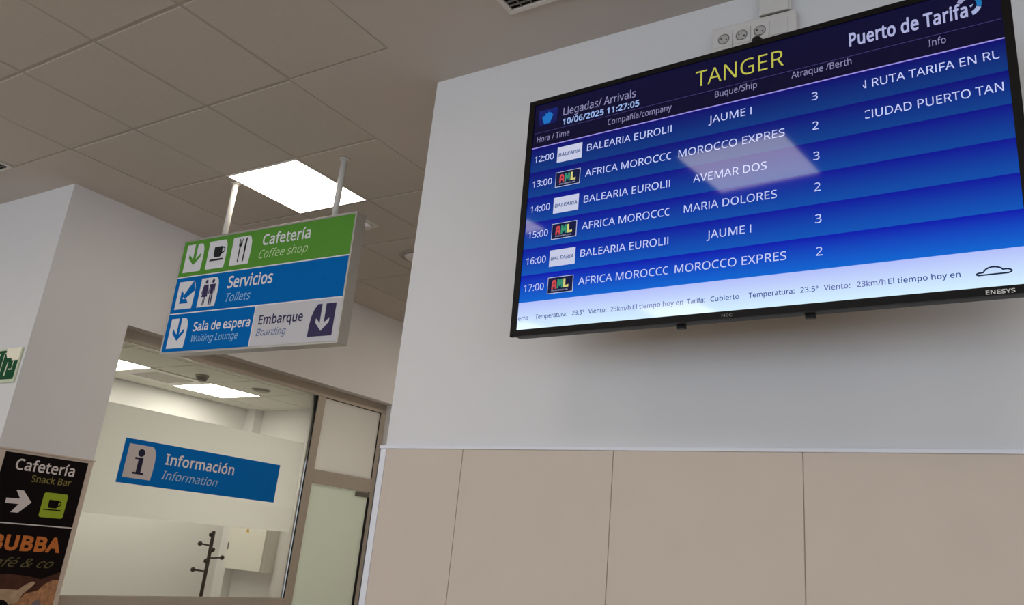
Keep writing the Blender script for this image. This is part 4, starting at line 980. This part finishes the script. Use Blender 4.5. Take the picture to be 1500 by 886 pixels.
def vent(x0, x1, y0, y1, z, label, slats_along_x, inner=0.045, dark=M_DARK, slat=None):
    t = thing('ceiling_vent', label, 'ceiling vent', T(((x0 + x1) / 2, (y0 + y1) / 2, z)))
    a, b = (x1 - x0) / 2, (y1 - y0) / 2
    f_ = MB()
    for (p0, p1, q0, q1) in ((-a, a, -b, -b + inner), (-a, a, b - inner, b), (-a, -a + inner, -b + inner, b - inner), (a - inner, a, -b + inner, b - inner)):
        f_.box(p0, p1, q0, q1, -0.006, 0.004, M_WHITEPL)
    f_.build('frame', t, bevel=0.002)
    MB().box(-a + inner, a - inner, -b + inner, b - inner, 0.0035, 0.0040, dark).build('backing', t)
    n = 24
    s = MB()
    for i in range(1, n):
        y = -b + inner + (2 * b - 2 * inner) * i / n
        s.box(-a + inner, a - inner, y - 0.0025, y + 0.0025, -0.004, 0.0034, slat or M_GREYPL)
    for i in range(1, 12):
        x = -a + inner + (2 * a - 2 * inner) * i / 12
        s.box(x - 0.002, x + 0.002, -b + inner, b - inner, -0.003, 0.0033, slat or M_GREYPL)
    s.build('grille', t)
    return t
vent(-1.640, -1.050, 1.60, 2.186, CEIL - 0.0045, 'dark grille vent in the ceiling at the top edge of the picture', True, 0.022)
x0, x1, y0, y1 = cell(*VENT)
vent(x0, x1 - 0.03, y0, y1 - 0.006, CEIL, 'dark ceiling vent cut off at the left edge above the white wall', True, 0.012)
vent(rxs[1] + 0.004, rxs[2] - 0.004, rys[3] + 0.004, rys[4] - 0.004, RZ, 'air vent between the two panel lights in the information room', True, 0.10,
     mat('room_vent_backing', (170, 166, 150), 0.8, 0.2), M_WHITEPL)

def detector(x, y, z, r, hh, label, cat, name, m, m2):
    t = thing(name, label, cat, T((x, y, z)))
    MB().lathe([(r * 1.15, 0.0), (r * 1.15, -hh * 0.35), (r, -hh * 0.4)][::-1], m).build('base', t)
    MB().lathe([(r * 0.55, -hh), (r * 0.9, -hh * 0.8), (r * 0.98, -hh * 0.4)], m2).build('sensor_head', t)
    return t
M_DET = mat('grey_detector', (150, 146, 136), 0.5, 0.3)
detector(-6.40, 4.60, RZ, 0.050, 0.055, 'grey smoke detector on the information room ceiling between the lights', 'smoke detector', 'smoke_detector', M_DET, mat('dark_detector_head', (96, 92, 84), 0.5, 0.3))  # the greys hold the shade of a backlit fitting
detector(-6.345, 5.22, RZ, 0.075, 0.022, 'flat round fitting on the information room ceiling right of the panel light', 'ceiling fitting', 'ceiling_sensor', M_DET, M_DET)
em_ = thing('emergency_light', 'small pale ceiling fitting just right of the hanging sign', 'emergency light', T((-3.735, 3.66, CEIL)))
MB().box(-0.06, 0.06, -0.06, 0.06, -0.008, 0.001, M_WHITEPL).build('base', em_)
MB().lathe([(0.030, -0.034), (0.042, -0.026), (0.046, -0.0085)], M_WHITEPL).build('cover', em_)
dl = thing('downlight', 'round recessed downlight half hidden by the white wall corner', 'downlight', T((-3.80, 4.275, CEIL)))
q = MB()
q.lathe([(0.132, -0.001), (0.128, -0.010), (0.105, -0.012), (0.100, -0.004)], mat('downlight_rim', (158, 150, 140), 0.5, 0.3))
q.build('rim', dl)
MB().lathe([(0.099, -0.0045), (0.085, -0.020), (0.05, -0.028)], M_WHITEPL).build('reflector', dl)

# ------------------------------------------------------------------ things in the information room
st = thing('coat_stand', 'black coat stand with round knobs behind the window glass', 'coat stand', T((-6.80, 5.37, 0.0)))
M_STAND = mat('black_painted_metal', (12, 10, 8), 0.5, 0.12)
MB().tube([(0, 0, 0.03), (0, 0, Z(-0.008))], 0.0165, M_STAND).ball((0, 0, Z(-0.008)), 0.017, M_STAND).build('pole', st)
for (h_, ang, ln) in ((-0.125, 270, 0.125), (-0.235, 90, 0.150), (-0.352, 268, 0.140), (-0.040, 310, 0.09), (-0.170, 336, 0.09), (-0.270, 310, 0.09)):
    a = math.radians(ang)
    e = (ln * math.cos(a), ln * math.sin(a), Z(h_) + 0.012)
    k = MB().tube([(0, 0, Z(h_)), e], 0.0075, M_STAND).ball(e, 0.021, M_STAND)
    k.build('hook_arm', st)
for i in range(4):
    a = math.radians(45 + 90 * i)
    MB().tube([(0, 0, 0.20), (0.10 * math.cos(a), 0.10 * math.sin(a), 0.10), (0.24 * math.cos(a), 0.24 * math.sin(a), 0.012)], 0.011, M_STAND).build('leg', st)

cbn = thing('electrical_cabinet', 'white wall cabinet with yellow warning triangle behind the coat stand', 'cabinet', placed((-7.385, 6.04, Z(-0.343)), (1, 0, 0), (0, 0, 1)))
M_CAB = mat('white_cabinet_enamel', (226, 224, 216), 0.4, 0.4, noise=0.01)
MB().box(0, 0.557, 0, 0.60, -0.040, 0, M_CAB).box(0.0, 0.557, 0, 0.60, -0.149, -0.041, M_CAB).build('body', cbn, bevel=0.003)
MB().box(0.004, 0.553, 0.004, 0.596, 0.0005, 0.018, M_CAB).build('cabinet_door', cbn, bevel=0.003)
wt = MB().poly([(0.250, 0.366), (0.306, 0.366), (0.278, 0.412)], 0.0186, mat('warning_yellow', (214, 178, 60), 0.5, 0.3))
wt.poly([(0.274, 0.374), (0.281, 0.374), (0.284, 0.394), (0.275, 0.398)], 0.0190, S_BK)
wt.build('warning_triangle', cbn)
MB().box(0.020, 0.034, 0.185, 0.255, 0.018, 0.026, M_GREYPL).build('lock', cbn, bevel=0.002)

bpy.context.view_layer.update()
